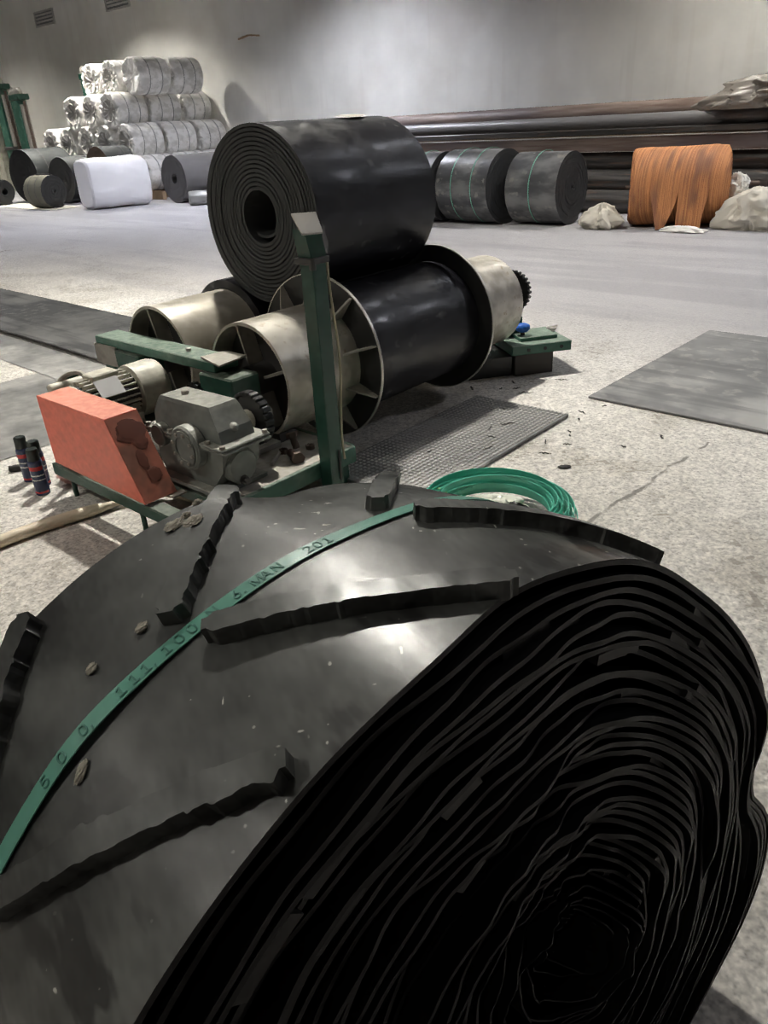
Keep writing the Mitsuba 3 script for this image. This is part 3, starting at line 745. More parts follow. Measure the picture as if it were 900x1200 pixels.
# motor
mo = thing('electric_motor', 'cream finned electric motor behind the red guard', 'motor')
MC = np.array([0, .475, .405])
MF = FM @ tr(-.10, 0, .005)
def mring(x0, x1, r, b=.006, n=40):
    return cyl(MC + X1 * x0, MC + X1 * x1, r * 1.08, n, b)
part(mo, 'body', mring(-.52, -.24, .088), 'mat_dark_steel', 40, tf=MF)
for q in range(26):
    a = q * 2 * PI / 26 + .1
    m = box(-.50, -.255, -.003, .003, .090, .116, .0015)
    part(mo, 'fin', m, 'mat_cream_paint', tf=MF @ tr(*MC) @ rot(math.degrees(a) - 90, (1, 0, 0)))
part(mo, 'fan_cover', lathe([(.09, -.245), (.126, -.242), (.128, -.12), (.120, -.092), (.10, -.080), (0, -.076)], MC, X1, 44), 'mat_cream_paint', 40, tf=MF)
part(mo, 'end_bell', lathe([(0, -.60), (.045, -.60), (.05, -.565), (.092, -.545), (.10, -.515), (.088, -.51)], MC, X1, 40), 'mat_cream_paint', 40, tf=MF)
part(mo, 'shaft', mring(-.66, -.59, .018, .002, 20), 'mat_dark_steel', 40, tf=MF)
part(mo, 'terminal_box', box(-.44, -.30, .44, .53, .500, .535, .006), 'mat_cream_paint', tf=MF)
part(mo, 'name_plate', box(-.45, -.33, -.045, .045, .117, .120, .0008), 'mat_can_white', tf=MF @ tr(*MC) @ rot(48, (1, 0, 0)))
for x in (-.48, -.28):
    part(mo, 'foot', box(x - .025, x + .025, .37, .58, .276, .33, .004), 'mat_cream_paint', tf=MF)
part(mo, 'cable_gland', tube(smooth_path([(-.42, .53, .52), (-.46, .60, .53), (-.50, .64, .49), (-.50, .66, .38), (-.48, .66, .28)], 24), .012, 8), 'mat_dust_steel', 40, tf=MF)
part(mo, 'green_bracket', cat([box(-.54, -.46, .70, .72, .28, .50, .003), box(-.47, -.45, .63, .72, .28, .50, .003)]), 'mat_green_dark', tf=FM, label='green angle bracket')
part(mo, 'motor_pipe', cyl((-.56, .62, .475), (-.30, .62, .475), .026, 20, .004), 'mat_cream_paint', 40, tf=MF)

# loose iron on the base plate
def hexbolt(L, r):
    return cat([cyl((0, 0, 0), (0, 0, L), r, 16, .002), cyl((0, 0, -.022), (0, 0, 0), r * 1.8, 6)])
single('loose_bolt', hexbolt(.075, .018), 'mat_rust_iron', 'rusty hex bolt lying flat on the green base plate', 'bolt', smooth=30, tf=FM @ tr(-.105, -.395, .190) @ rot(70, (0, 0, 1)) @ rot(90, (0, 1, 0)))
single('loose_bolt', hexbolt(.055, .016), 'mat_rust_iron', 'rusty hex bolt standing head up between the nuts on the base plate', 'bolt', smooth=30, tf=FM @ tr(-.02, -.30, .192) @ rot(160, (1, 0, 0)) @ tr(0, 0, -.045))
def nut(r):
    h = Polygon([(r * math.cos(q * PI / 3), r * math.sin(q * PI / 3)) for q in range(6)]).difference(Point(0, 0).buffer(r * .55, 12))
    return prism(h, .018)
single('loose_nut', nut(.022), 'mat_rust_iron', 'rusty hex nut left of the upright bolt on the base plate', 'nut', tf=FM @ tr(-.07, -.27, .171))
single('loose_nut', nut(.022), 'mat_rust_iron', 'rusty hex nut right of the upright bolt on the base plate', 'nut', tf=FM @ tr(.035, -.335, .171))
single('steel_block', box(-.20, -.02, -.20, -.12, .171, .20, .003), 'mat_dust_steel', 'flat steel block beside the sprocket on the base plate', 'metal block', tf=FM)
single('steel_block', box(.0, .11, -.17, -.07, .171, .215, .003), 'mat_dark_steel', 'darker taller steel block behind the flat one on the base plate', 'metal block', tf=FM)
single('pry_bar', cyl((-.20, -.335, .179), (-.06, -.245, .179), .008, 10), 'mat_bright_steel', 'short pale steel rod lying by the rusty bolts', 'rod', smooth=40, tf=FM)

# the green post with its bent steel head
FP = FM @ tr(-.03, .01, 0)
po = thing('green_post', 'tall green steel post with a bent bracket head, standing in front of the drums', 'post')
pp = prism(Polygon([(-.034, -.038), (.034, -.038), (.038, -.034), (.038, .03), (.030, .038), (-.030, .038), (-.038, .03), (-.038, -.034)]), 1.035)
part(po, 'tube', pp, 'mat_green_dark', tf=FP @ tr(-.002, -.545, 0))
part(po, 'slot', box(.005, .018, -.589, -.586, .10, .24, .002), 'mat_scrap', tf=FP)
part(po, 'foot_plate', box(-.09, .09, -.63, -.47, 0, .012), 'mat_green_dark', tf=FP)
part(po, 'collar', cat([box(-.060, .050, -.592, -.50, 1.02, 1.045, .004), cyl((-.055, -.60, 1.005), (-.055, -.60, 1.045), .014, 12)]), 'mat_dark_steel', tf=FP)
hd = part(po, 'head', hull([(x, y, z) for x, y, z in [(-.04, -.580, 1.04), (.035, -.588, 1.04), (.035, -.50, 1.04), (-.04, -.51, 1.04), (-.06, -.575, 1.15), (.02, -.585, 1.13), (.02, -.50, 1.13), (-.06, -.51, 1.15)]]), 'mat_green_dark', tf=FP, label='bent dark green head')
part(hd, 'lip', hull([(x, y, z) for x, y, z in [(-.095, -.60, 1.135), (.005, -.61, 1.13), (-.075, -.53, 1.20), (.035, -.55, 1.195), (-.095, -.60, 1.142), (.005, -.61, 1.137), (-.075, -.53, 1.208), (.035, -.55, 1.203)]]), 'mat_bright_steel', tf=FP)
part(hd, 'jaw', hull([(x, y, z) for x, y, z in [(.035, -.55, 1.20), (.05, -.56, 1.17), (.10, -.54, 1.08), (.09, -.54, 1.045), (.045, -.56, 1.045), (.035, -.47, 1.20), (.10, -.48, 1.08), (.09, -.48, 1.045), (.045, -.48, 1.045)]]), 'mat_black_steel', tf=FP)
single('hanging_cord', tube(smooth_path([(.068, -.555, 1.04), (.066, -.565, .85), (.078, -.57, .6), (.062, -.565, .35), (.070, -.56, .17)], 40), .0055, 6), 'mat_rope', 'thin pale cord hanging down along the right side of the green post', 'cord', smooth=40, tf=FP)

# ------------------------------------------------------------------ on the floor round the machine
# diamond tread plate
tp = thing('tread_plate', 'grey studded rubber plate on the floor in front of the black drum', 'mat')
part(tp, 'sheet', box(.12, 1.43, -.905, -.30, .002, .020, .003), 'mat_plate', tf=FM)
st_ = []
for i in range(46):
    for j in range(22):
        x, y = .14 + .0280 * i, -.89 + .0267 * j
        st_.append(box(x, x + .017, y, y + .012, 0.0195, .0245, .002))
part(tp, 'studs', cat(st_), 'mat_stud', tf=FM, kind='stuff')
single('rubber_sheet', box(-2.03, 1.3, 3.86, 5.62, .002, .016, .003), 'mat_sheet', 'flat grey rubber sheet on the floor at the right edge', 'rubber sheet', tf=FW)
def wavy_sheet(x0, x1, y0, y1, th, seed, nx=60, ny=16, amp=.006, curl=0.0):
    xs, ys = np.linspace(x0, x1, nx), np.linspace(y0, y1, ny)
    X, Y = np.meshgrid(xs, ys, indexing='ij')
    Z = th + amp * meshkit.fbm(np.stack([X * 1.3, Y * 1.3, X * 0], -1), 3, seed) + curl * np.exp(-((Y - y0) / .06) ** 2)
    top = np.stack([X, Y, Z], -1).reshape(-1, 3); bot = np.stack([X, Y, Z - th + .001], -1).reshape(-1, 3)
    i, j = np.meshgrid(np.arange(nx - 1), np.arange(ny - 1), indexing='ij')
    q = np.stack([i * ny + j, (i + 1) * ny + j, (i + 1) * ny + j + 1, i * ny + j + 1], -1).reshape(-1, 4)
    N = nx * ny
    edge = np.r_[np.arange(ny), np.arange(1, nx) * ny + ny - 1, (nx - 1) * ny + np.arange(ny - 2, -1, -1), np.arange(nx - 2, -1, -1) * ny]
    e2 = np.roll(edge, -1)
    qs = np.stack([edge, edge + N, e2 + N, e2], -1)
    f = np.vstack([q, q[:, ::-1] + N, qs])
    m = trimesh.Trimesh(np.vstack([top, bot]), np.vstack([f[:, [0, 1, 2]], f[:, [0, 2, 3]]]), process=False)
    m.fix_normals()
    return m
single('rubber_strip', wavy_sheet(-13.5, -4.3, 2.60, 3.56, .014, 2, 120, 16, .008, .022), 'mat_dark_sheet', 'long dark rubber strip lying on the floor at the left, its near edge lifted', 'rubber sheet', smooth=40, tf=FW)
single('thin_floor_sheet', wavy_sheet(-5.52, -4.06, -.9, 2.20, .003, 4, 30, 50, .003), 'mat_dustsheet', 'thin dusty grey sheet on the floor behind the spray cans', 'floor sheet', smooth=40, tf=FW)
single('thin_floor_sheet', wavy_sheet(-12, -4.1, 2.205, 2.585, .003, 7, 80, 8, .003), 'mat_dustsheet', 'narrow dusty grey sheet along the near edge of the dark rubber strip', 'floor sheet', smooth=40, tf=FW)

# coil of green strap
co = thing('strap_coil', 'coil of shiny green plastic strap on the floor behind the cleated belt roll', 'coil')
CC = np.array([.44, 2.715, 0])
rng = np.random.RandomState(8)
for q in range(34):
    r = .225 + .10 * ((q * 7) % 34) / 34 + rng.uniform(-.004, .004)
    z = .012 + .125 * rng.rand() * (1 - abs(r - .262) / .075 * .6)
    aa = np.linspace(0, 2 * PI, 72)
    ox, oy, tl = rng.uniform(-.014, .014), rng.uniform(-.014, .014), rng.uniform(-.016, .016)
    c = np.stack([CC[0] + ox + r * np.cos(aa), CC[1] + oy + r * np.sin(aa), z + tl * np.cos(aa + q) + .018], -1)
    ro = np.stack([np.cos(aa), np.sin(aa), 0 * aa], -1) * .0013
    h = np.array([0, 0, .009])
    c[:, 2] = np.maximum(c[:, 2], .011)
    part(co, 'strap_turn', sweep_rect(c + ro - h, c + ro + h, c - ro + h, c - ro - h), 'mat_coil_green', 30)
aa = np.linspace(0, 2 * PI, 28)
for a in (2.45, 2.62):
    d = np.array([math.cos(a), math.sin(a), 0])
    part(co, 'tie', tube(CC + d * .262 + np.stack([np.cos(aa) * .058 * d[0] + 0 * aa, np.cos(aa) * .058 * d[1], .056 + .052 * np.sin(aa)], -1), .005, 6), 'mat_tie', 40, label='yellow-green tie')
le = smooth_path([(.725, 2.68, .03), (.755, 2.56, .03), (.72, 2.42, .012)], 14)
part(co, 'loose_end', sweep_rect(le + [0, 0, .008], le + [0, 0, -.008], le + [.002, 0, -.008], le + [.002, 0, .008]), 'mat_coil_green', 30)
single('crumpled_film', blob(6, (.14, .11, .06), .9, 2.2, 4, flat=-.048), 'mat_clear_film', 'crumpled pale plastic film lying inside the green strap coil', 'plastic film', smooth=15, tf=tr(.42, 2.72, .05))

# spray cans and things beside them
def can(x, y, label, rz=0, tilt=0):
    k = thing('spray_can', label, 'spray can')
    F = tr(x, y, 0) @ rot(rz, (0, 0, 1))
    part(k, 'body', lathe([(0, .004), (.029, 0), (.0325, .004), (.0325, .165), (.030, .172), (.026, .178), (0, .178)], n=28), 'mat_can_dark', 40, tf=F)
    part(k, 'cap', lathe([(.027, .172), (.0285, .176), (.0275, .224), (.024, .230), (0, .230)], n=28), 'mat_can_cap', 40, tf=F)
    def wrapped(txt, h, z, mt, r=.0329):
        m = meshkit.text_mesh(txt, h, .0004, True)
        v = m.vertices; a = (v[:, 0] - v[:, 0].mean()) / r - PI / 2
        return trimesh.Trimesh(np.stack([(r + v[:, 2]) * np.cos(a), (r + v[:, 2]) * np.sin(a), z + v[:, 1]], -1), m.faces, process=False)
    a = np.linspace(-PI / 2 - 1.15, -PI / 2 + 1.15, 20); u = np.stack([np.cos(a), np.sin(a), 0 * a], -1)
    for z0, z1, mt in ((.128, .148, 'mat_can_red'), (.100, .106, 'mat_can_white'), (.078, .083, 'mat_can_white'), (.012, .022, 'mat_can_red')):
        part(k, 'printed_band', sweep_rect(u * .0329 + [0, 0, z0], u * .0329 + [0, 0, z1], u * .0320 + [0, 0, z1], u * .0320 + [0, 0, z0]), mt, 40, tf=F)
    return k
can(-1.745, 3.485, 'dark blue spray can with a black cap, leftmost, on the concrete', 20)
can(-1.62, 3.315, 'dark blue spray can nearest the hose, beside the red guard', 12)
can(-1.655, 3.42, 'blue spray can half hidden behind the other two cans', 30)
single('black_grip', cyl((-1.90, 3.60, .018), (-1.80, 3.63, .018), .017, 12, .004), 'mat_scrap', 'small black cylinder lying left of the spray cans', 'grip', smooth=40)
single('rag', blob(12, (.10, .05, .035), .6, 2.0, 3, flat=-.03), 'mat_pink_rag', 'dusty pink rag lying on the floor under the red guard', 'rag', smooth=20, tf=tr(-1.49, 3.42, .031) @ rot(-25, (0, 0, 1)))
single('hose', tube(smooth_path([(-2.1, 2.30, .027), (-1.61, 2.79, .027), (-1.44, 2.94, .027), (-1.22, 3.09, .027), (-1.05, 3.17, .027), (-.9, 3.12, .022), (-.72, 2.98, .02)], 60), np.interp(np.linspace(0, 1, 60), [0, .62, .68, 1], [.027, .027, .013, .010]), 12), 'mat_hose', 'pale beige hose lying on the floor from the left edge under the red guard', 'hose', smooth=40)

# scraps on the concrete
rng = np.random.RandomState(11)
def shred(x, y, L, az, seed):
    r = np.random.RandomState(seed)
    n = 9
    p = np.cumsum(np.c_[np.full(n, L / n), r.uniform(-1, 1, n) * L * .12, np.zeros(n)], axis=0)
    p[:, 2] = .003 + .006 * r.rand(n)
    m = tube(smooth_path(p, 16), np.interp(np.linspace(0, 1, 16), [0, .5, 1], [.0015, .0035, .0015]), 5)
    m.apply_transform(tr(x, y, 0) @ rot(az, (0, 0, 1)))
    return m
spots = [(1.86, -.14), (1.80, -.30), (1.72, -.42), (1.66, -.33), (1.60, -.47), (1.53, -.20), (1.95, -.52), (1.25, -1.0), (1.18, -1.06), (1.02, -1.0), (.90, -1.02), (1.08, -1.12), (1.40, -.98), (1.55, -.90), (.60, -.60), (.9, -.72), (1.05, -.66), (.75, -.80), (1.15, -.75), (1.30, -.55), (1.7, -1.0), (1.2, -1.35), (1.9, -1.25), (2.2, -1.5), (1.45, -1.4)]
cl = ['by the right flange', 'near the bearing support', 'at the edge of the tread plate', 'on the tread plate', 'on the open concrete']
for q, (x, y) in enumerate(spots):
    z = .0205 if (.12 < x < 1.43 and -.905 < y < -.30) else 0.0
    where = 'on the studded plate' if z else ('beside the bearing support' if x > 1.45 and y > -.6 else 'on the concrete beside the studded plate')
    single('rubber_shred', shred(0, 0, rng.uniform(.03, .085), 0, q), 'mat_scrap', 'thin black rubber shred lying ' + where, 'scrap', 'rubber shreds ' + where, True, tf=FM @ tr(x, y, z) @ rot(rng.uniform(0, 360), (0, 0, 1)))
single('flat_stone', blob(30, (.030, .018, .006), .3, 2, 2, flat=-.005), 'mat_scrap', 'small dark flat lump on the bare concrete right of the strap coil', 'lump', smooth=True, tf=tr(.86, 3.25, .006))

# ------------------------------------------------------------------ black reels before the pipes
def wall_roll(name, label, catg, t, n, D, L, m_skin, m_face, along=True, spin=0, group=None, hole=.06, pitch=.03, straps=(), strap_mat='mat_reel_strap', z0=0.0, seed=1):
    """a rolled-up strip on the floor; along=True: its axis runs along the wall, its right end at t; False: axis towards the wall, near end at n."""
    k = thing(name, label, catg, group)
    s = spiral(D / 2, hole, pitch, pitch * .10, L, 56, .012, seed)
    ns = (len(s.faces) - 4) // 8
    sg = np.r_[np.repeat(np.arange(ns), 4), np.repeat(np.arange(ns), 4), [0] * 4]; sdd = np.r_[np.tile(np.arange(4), ns), np.tile(np.arange(4), ns), [9] * 4]
    sel = (sdd == 0) & (sg < 58)
    if along:
        F = FW @ tr(-t, n, D / 2 + z0) @ rot(180 + spin, (0, 0, 1))
    else:
        F = FW @ tr(-t, n, D / 2 + z0) @ rot(90 + spin, (0, 0, 1))
    part(k, 'outer_face', s.submesh([np.nonzero(sel)[0]], append=True), m_skin, 30, tf=F)
    part(k, 'wound_layers', s.submesh([np.nonzero(~sel)[0]], append=True), m_face, 30, tf=F)
    if hole < .05:
        part(k, 'core', cyl((.02, 0, 0), (L - .02, 0, 0), hole * .9, 16), m_face, 40, tf=F)
    for x in straps:
        part(k, 'strap', ringm((x, 0, 0), X1, D / 2 + .001, D / 2 + .005, .015, 64), strap_mat, 30, tf=F)
    return k
wall_roll('black_reel', 'black belt reel with green straps, half hidden behind the big roll on the drums', 'belt roll', 8.05, 10.20, 1.03, .85, 'mat_reel', 'mat_dark_rubber', True, 4, hole=.04, straps=(.25, .6), seed=3)
wall_roll('black_reel', 'black belt reel with two green straps, middle one of the row before the pipes', 'belt roll', 6.95, 10.25, 1.05, .98, 'mat_reel', 'mat_dark_rubber', True, -3, hole=.04, straps=(.28, .66), seed=4)
wall_roll('black_reel', 'black belt reel with one green strap, nearest the orange cord roll', 'belt roll', 5.98, 10.45, .99, .82, 'mat_reel', 'mat_dark_rubber', True, 2, hole=.04, straps=(.42,), seed=5)

# ------------------------------------------------------------------ orange tyre cord roll on its shaft
oc = thing('cord_roll', 'roll of orange cord fabric with loose ends hanging to the floor', 'fabric roll')
FO = FW @ tr(-5.15, 10.55, .50) @ rot(27, (0, 0, 1))
prof = [(.05, 0), (.42, .0), (.47, .03), (.485, .12), (.48, .6), (.488, 1.05), (.475, 1.19), (.42, 1.22), (.05, 1.22)]
m = lathe(prof, (0, 0, 0), X1, 64).subdivide().subdivide()
v = m.vertices
m = trimesh.Trimesh(v + np.c_[np.zeros(len(v)), v[:, 1:] / (np.linalg.norm(v[:, 1:], axis=1, keepdims=True) + 1e-6) * (.012 * (meshkit.fbm(np.c_[v[:, 0] * 22, v[:, 1] * 2, v[:, 2] * 2], 3, 5) - .5))[:, None]], m.faces, process=False)
part(oc, 'cord', m, 'mat_cord', True, tf=FO)
part(oc, 'shaft', cyl((-.06, 0, 0), (1.62, 0, 0), .028, 16, .003), 'mat_rust_iron', 40, tf=FO)
for x0, x1, xm, seed in ((.24, .60, .33, 1), (.58, .96, .0, 2)):
    n = 30
    z = np.linspace(.45, -.487, n)
    y = np.where(z > 0, -np.sqrt(np.maximum(.497 ** 2 - z ** 2, 0)), -.497 - .035 * np.maximum(-z, 0) / .487)
    w = np.linspace(0, 1, n)
    xa = x0 + (.12 if xm else .03) * w ** 3 + .010 * np.sin(w * 9 + seed)
    xb = x1 - (.14 if xm else .06) * w ** 3 + .010 * np.sin(w * 11 + seed)
    A, B = np.stack([xa, y, z], -1), np.stack([xb, y - .004, z], -1)
    dlt = np.array([0, .012, 0])
    part(oc, 'hanging_end', sweep_rect(A, B, B + dlt, A + dlt), 'mat_cord', 30, tf=FO)

# sacks
def cloth(seed, size, folds=7, sub=5):
    """a soft heap with folds running down from its crest."""
    m = trimesh.creation.icosphere(subdivisions=sub, radius=1.0)
    v = m.vertices.copy()
    a = np.arctan2(v[:, 1], v[:, 0]); h = np.clip(v[:, 2], -1, 1)
    nz = meshkit.fbm(v * 1.3 + seed, 3, seed) - .5
    fine = meshkit.fbm(np.stack([np.cos(a) * 4 + 9, np.sin(a) * 4 + 9, h * 1.2], -1), 4, seed + 2) - .5
    k = 1 + .9 * nz + .16 * np.sin(a * folds + 7 * nz + seed + h * 2) * (1 - .6 * np.abs(h)) + .5 * fine * (1 - .4 * h)
    low = np.clip(-h + .25, 0, 1)
    v[:, :2] *= (k * (1 + .30 * low))[:, None]
    v[:, 2] = h * (1 + .7 * nz + .25 * fine) 
    v *= np.asarray(size)
    v[:, 2] = np.maximum(v[:, 2], -size[2] * .72)
    return trimesh.Trimesh(v, m.faces, process=False)
single('sack', cloth(41, (.26, .17, .18)), 'mat_sack', 'crumpled pale sack on the floor between the last black reel and the orange cord roll', 'sack', smooth=25, tf=FW @ tr(-5.36, 10.2, .13))
single('sack', cloth(43, (.40, .24, .27), 9), 'mat_sack', 'crumpled white sack under the shaft right of the orange cord roll', 'sack', smooth=25, tf=FW @ tr(-3.5, 10.75, .195))
single('sack', blob(47, (.13, .09, .20), .5, 1.8, 4), 'mat_wrap_end', 'white bag hanging over the shaft end right of the orange cord roll', 'bag', smooth=25, tf=FW @ tr(-3.86, 10.98, .46))
single('rag_bundle', cloth(44, (.24, .07, .05), 9), 'mat_wrap_end', 'small bundle of white rags on the floor at the foot of the orange cord roll', 'rags', smooth=25, tf=FW @ tr(-4.2, 10.2, .037))

# ------------------------------------------------------------------ pile of long pipes and beams along the wall
def pipe(y, z, r, m, label, x0=-15.2, x1=1.5, wall=.012):
    return single('steel_pipe', lathe([(r - wall, 0), (r, 0), (r, x1 - x0), (r - wall, x1 - x0), (r - wall, 0)], (x0, y, z), X1, 36), m, label, 'pipe', 'long pipes piled along the wall', 40, tf=FW)
PW = FW
for q, y in enumerate((11.88, 12.22, 12.56, 12.90)):
    pipe(y, .165, .165, 'mat_pipe', ['dark steel pipe lying lowest, at the front of the pile'] [0] if q == 0 else 'dark steel pipe on the floor, ' + ['', 'second', 'third', 'fourth'][q] + ' from the front in the lowest layer')
for q, y in enumerate((12.05, 12.39, 12.73)):
    pipe(y, .165 + .283, .165, 'mat_pipe', 'dark steel pipe in the second layer, at the front of the pile' if q == 0 else 'dark steel pipe in the second layer of the pile, ' + ['', 'second', 'third'][q] + ' from the front')
for q, y in enumerate((12.20, 12.54)):
    pipe(y, .165 + .561, .145, 'mat_pipe', 'shiny dark pipe just under the rusty beam of the pile' if q == 0 else 'dark pipe in the third layer inside the pile')
hb = cat([box(-15.2, 1.5, 12.02, 12.035, .885, 1.055, .003), box(-15.2, 1.5, 12.0, 12.20, .872, .886, .003), box(-15.2, 1.5, 12.0, 12.20, 1.054, 1.068, .003)])
single('steel_beam', hb, 'mat_rust', 'rusty purple-brown channel beam along the front of the pipe pile', 'beam', tf=FW)
single('steel_beam', box(-15.2, 1.5, 12.25, 12.85, .885, 1.06, .004), 'mat_rust', 'rusty beam lying behind the front channel of the pile', 'beam', tf=FW)
single('flat_bar', box(-15.2, 1.5, 11.985, 12.16, 1.069, 1.083, .002), 'mat_pale_steel', 'thin pale flat bar on top of the rusty channel beam', 'bar', tf=FW)
single('flat_bar', box(-15.2, 1.5, 11.99, 12.03, .862, .871, .001), 'mat_pale_steel', 'thin pale flat bar under the rusty channel beam', 'bar', tf=FW)
single('square_tube', box(-15.2, 1.5, 12.10, 12.32, 1.10, 1.185, .012), 'mat_pipe', 'grey square tube between the rusty beam and the top pipes', 'tube', tf=FW)
pipe(12.44, 1.27, .105, 'mat_grey_pipe', 'grey pipe on the square tube, second from the top of the pile')
pipe(12.72, 1.40, .15, 'mat_rust', 'rusty brown pipe lying topmost on the pile along the wall', x0=-15.2)
single('timber', box(-15.2, 1.5, 12.55, 12.9, 1.06, 1.25, .01), 'mat_wood', 'timber packing under the topmost brown pipe', 'timber', tf=FW)
def heap(seed, size, c, label):
    m = cloth(seed, size, 11, 6)
    return single('plastic_film_heap', m, 'mat_film_heap', label, 'plastic film', smooth=15, tf=FW @ tr(*c))
heap(51, (.95, .35, .24), (-3.9, 12.35, 1.54), 'heap of crumpled translucent plastic film on top of the pipes at the right edge')

# ------------------------------------------------------------------ white wrapped rolls in a pile
WD, WLN = .83, .90
def wrapped_mesh(seed):
    R = WD / 2
    prof = [(.05, .10), (.10, .06), (.20, .035), (.30, .015), (R - .05, .0), (R - .012, .02), (R, .06), (R, .28), (R - .006, .30), (R, .32), (R, .62), (R - .006, .64), (R, .66), (R, WLN - .06), (R - .02, WLN - .015), (R - .08, WLN), (.1, WLN - .03), (0, WLN - .03)]
    prof = [(0, .12)] + prof
    m = lathe(prof, (0, 0, 0), X1, 72)
    m = m.subdivide()
    v = m.vertices.copy()
    r = np.linalg.norm(v[:, 1:], axis=1); a = np.arctan2(v[:, 2], v[:, 1])
    wr = meshkit.noise(np.stack([np.cos(a) * 9 + 20, np.sin(a) * 9 + 20, r * 1.5], -1), seed) - .5
    wr2 = meshkit.fbm(np.stack([np.cos(a) * 3 + 20, np.sin(a) * 3 + 20, v[:, 0] * 6], -1), 3, seed + 1) - .5
    face = np.clip((.10 - v[:, 0]) / .08, 0, 1) * np.clip(r / .1, 0, 1)
    v[:, 0] += face * wr * .11
    k = 1 + .03 * wr2 * np.clip(r / .3, 0, 1)
    v[:, 1] *= k; v[:, 2] *= k
    return trimesh.Trimesh(v, m.faces, process=False)
body_d = [mikit.ply(wrapped_mesh(60 + q), 'mat_wrap', 40) for q in range(4)]
band_d = mikit.ply(ringm((0, 0, 0), X1, WD / 2 - .004, WD / 2 + .007, .022, 56), 'mat_band', 30)
def open_end():
    m = lathe([(.0, .06), (.12, .045), (.23, .015), (.25, -.008), (.26, -.004), (.245, .03)], (0, 0, 0), X1, 64).subdivide()
    v = m.vertices.copy(); a = np.arctan2(v[:, 2], v[:, 1])
    v[:, 0] += .05 * (meshkit.noise(np.stack([np.cos(a) * 5 + 9, np.sin(a) * 5 + 9, a * 0], -1), 5) - .5) * np.clip(np.hypot(v[:, 1], v[:, 2]) / .1, 0, 1)
    return trimesh.Trimesh(v, m.faces, process=False)
core_d = mikit.ply(open_end(), 'mat_open_end', 30)
rowname = {1: 'top row', 2: 'second row from the top', 3: 'third row from the top', 4: 'bottom row'}
wn = [0]
def wrapped(row, t, n, label, hole=False):
    q = wn[0]; wn[0] += 1
    k = thing('wrapped_roll', label, 'wrapped roll', 'white wrapped rolls piled at the wall')
    z = {1: 2.78, 2: 2.06, 3: 1.345, 4: .62}[row]
    rq = random.Random(900 + q)
    F = FW @ tr(-t + rq.uniform(-.025, .025) * (n < 12), n, z) @ rot(90 + rq.uniform(-4, 4), (0, 0, 1)) @ rot((q * 67) % 360, (1, 0, 0))
    shared(k + '__wrapping', body_d[q % 4], F)
    shared(k + '__band', band_d, F @ tr(.29, 0, 0))
    shared(k + '__band_001', band_d, F @ tr(.63, 0, 0))
    if hole:
        shared(k + '__open_end', core_d, F)
N0 = 11.28
D1 = 1.0
spec = [(1, 19.1, 11.72, 'rightmost column, in front', 0), (1, 19.1, 11.72 + D1, 'rightmost column, behind', 0), (1, 20.1, 11.68, 'second from the right, greenish end', 1), (1, 21.0, 11.68, 'leftmost', 1),
        (2, 19.67, N0, 'long right column, in front', 1), (2, 19.67, N0 + D1, 'long right column, middle', 0), (2, 19.67, N0 + 2 * D1, 'long right column, nearest the wall', 0),
        (2, 20.64, N0, 'second column from the right', 1), (2, 21.58, N0, 'leftmost column', 1),
        (3, 19.15, N0, 'long right column, in front', 1), (3, 19.15, N0 + D1, 'long right column, middle', 0), (3, 19.15, N0 + 2 * D1, 'long right column, nearest the wall', 0),
        (3, 20.18, N0, 'second column from the right', 1), (3, 21.12, N0, 'third column from the right', 1), (3, 22.15, N0, 'second column from the left', 1), (3, 23.13, N0, 'leftmost column', 1),
        (4, 18.68, N0, 'behind the white bale', 0), (4, 18.68, N0 + D1, 'behind the grey felt roll', 0), (4, 18.68, N0 + 2 * D1, 'nearest the wall', 0),
        (4, 19.66, N0, 'second column from the right', 0), (4, 20.65, N0, 'third column from the right', 0), (4, 21.63, N0, 'fourth column from the right', 0), (4, 22.62, N0, 'fifth column from the right', 0)]
rowshort = {1: 'top row', 2: 'second row', 3: 'third row', 4: 'bottom row'}
for row, t, n, lab, hole in spec:
    wrapped(row, t, n, f'white wrapped roll, {rowshort[row]} of the pile, {lab}', bool(hole))
for q, n in enumerate((N0 + .2, N0 + .75, N0 + 1.3, N0 + 1.9, N0 + 2.5)):
    single('timber_bearer', box(-23.3, -18.1, n - .06, n + .06, 0, .195, .005), 'mat_wood', 'squared timber under the white wrapped rolls, ' + ['foremost', 'second from the front', 'third from the front', 'fourth from the front', 'nearest the wall'][q], 'timber', 'timbers under the white rolls', tf=FW)

# white plastic bag-like bale, grey roll and dark rolls in front of the pile
def bale():
    R = .545; L = 1.45
    prof = [(0, .0), (.30, .0), (.49, .012), (R, .07), (R + .01, .4), (R - .01, .8), (R + .01, 1.2), (R - .01, L - .07), (.48, L - .01), (.25, L), (0, L)]
    m = lathe(prof, (0, 0, 0), X1, 64).subdivide().subdivide()
    v = m.vertices.copy()
    a = np.arctan2(v[:, 2], v[:, 1])
    w = meshkit.fbm(np.stack([v[:, 0] * 2.4, v[:, 1] * 3.2, v[:, 2] * 3.2], -1), 4, 3) - .5
    p = (np.abs(np.cos(a)) ** 9 + np.abs(np.sin(a)) ** 9) ** (-1 / 9.)
    sq = 1 + .55 * (p - 1)
    v[:, 1:] *= (sq * (1 + .14 * w))[:, None]
    v[:, 2] = np.maximum(v[:, 2], -.53)
    return trimesh.Trimesh(v, m.faces, process=False)
single('white_bale', bale(), 'mat_white_film', 'bright white plastic-wrapped bale on the floor in front of the pile of rolls', 'bale', smooth=50, tf=FW @ tr(-17.98, 9.3, .53) @ rot(79, (0, 0, 1)))
wall_roll('felt_roll', 'grey felt roll with a dark centre hole, right of the white bale', 'fabric roll', 16.75, 10.95, 1.05, 1.2, 'mat_grey_felt', 'mat_grey_felt', False, 0, hole=.12, pitch=.035, seed=6)
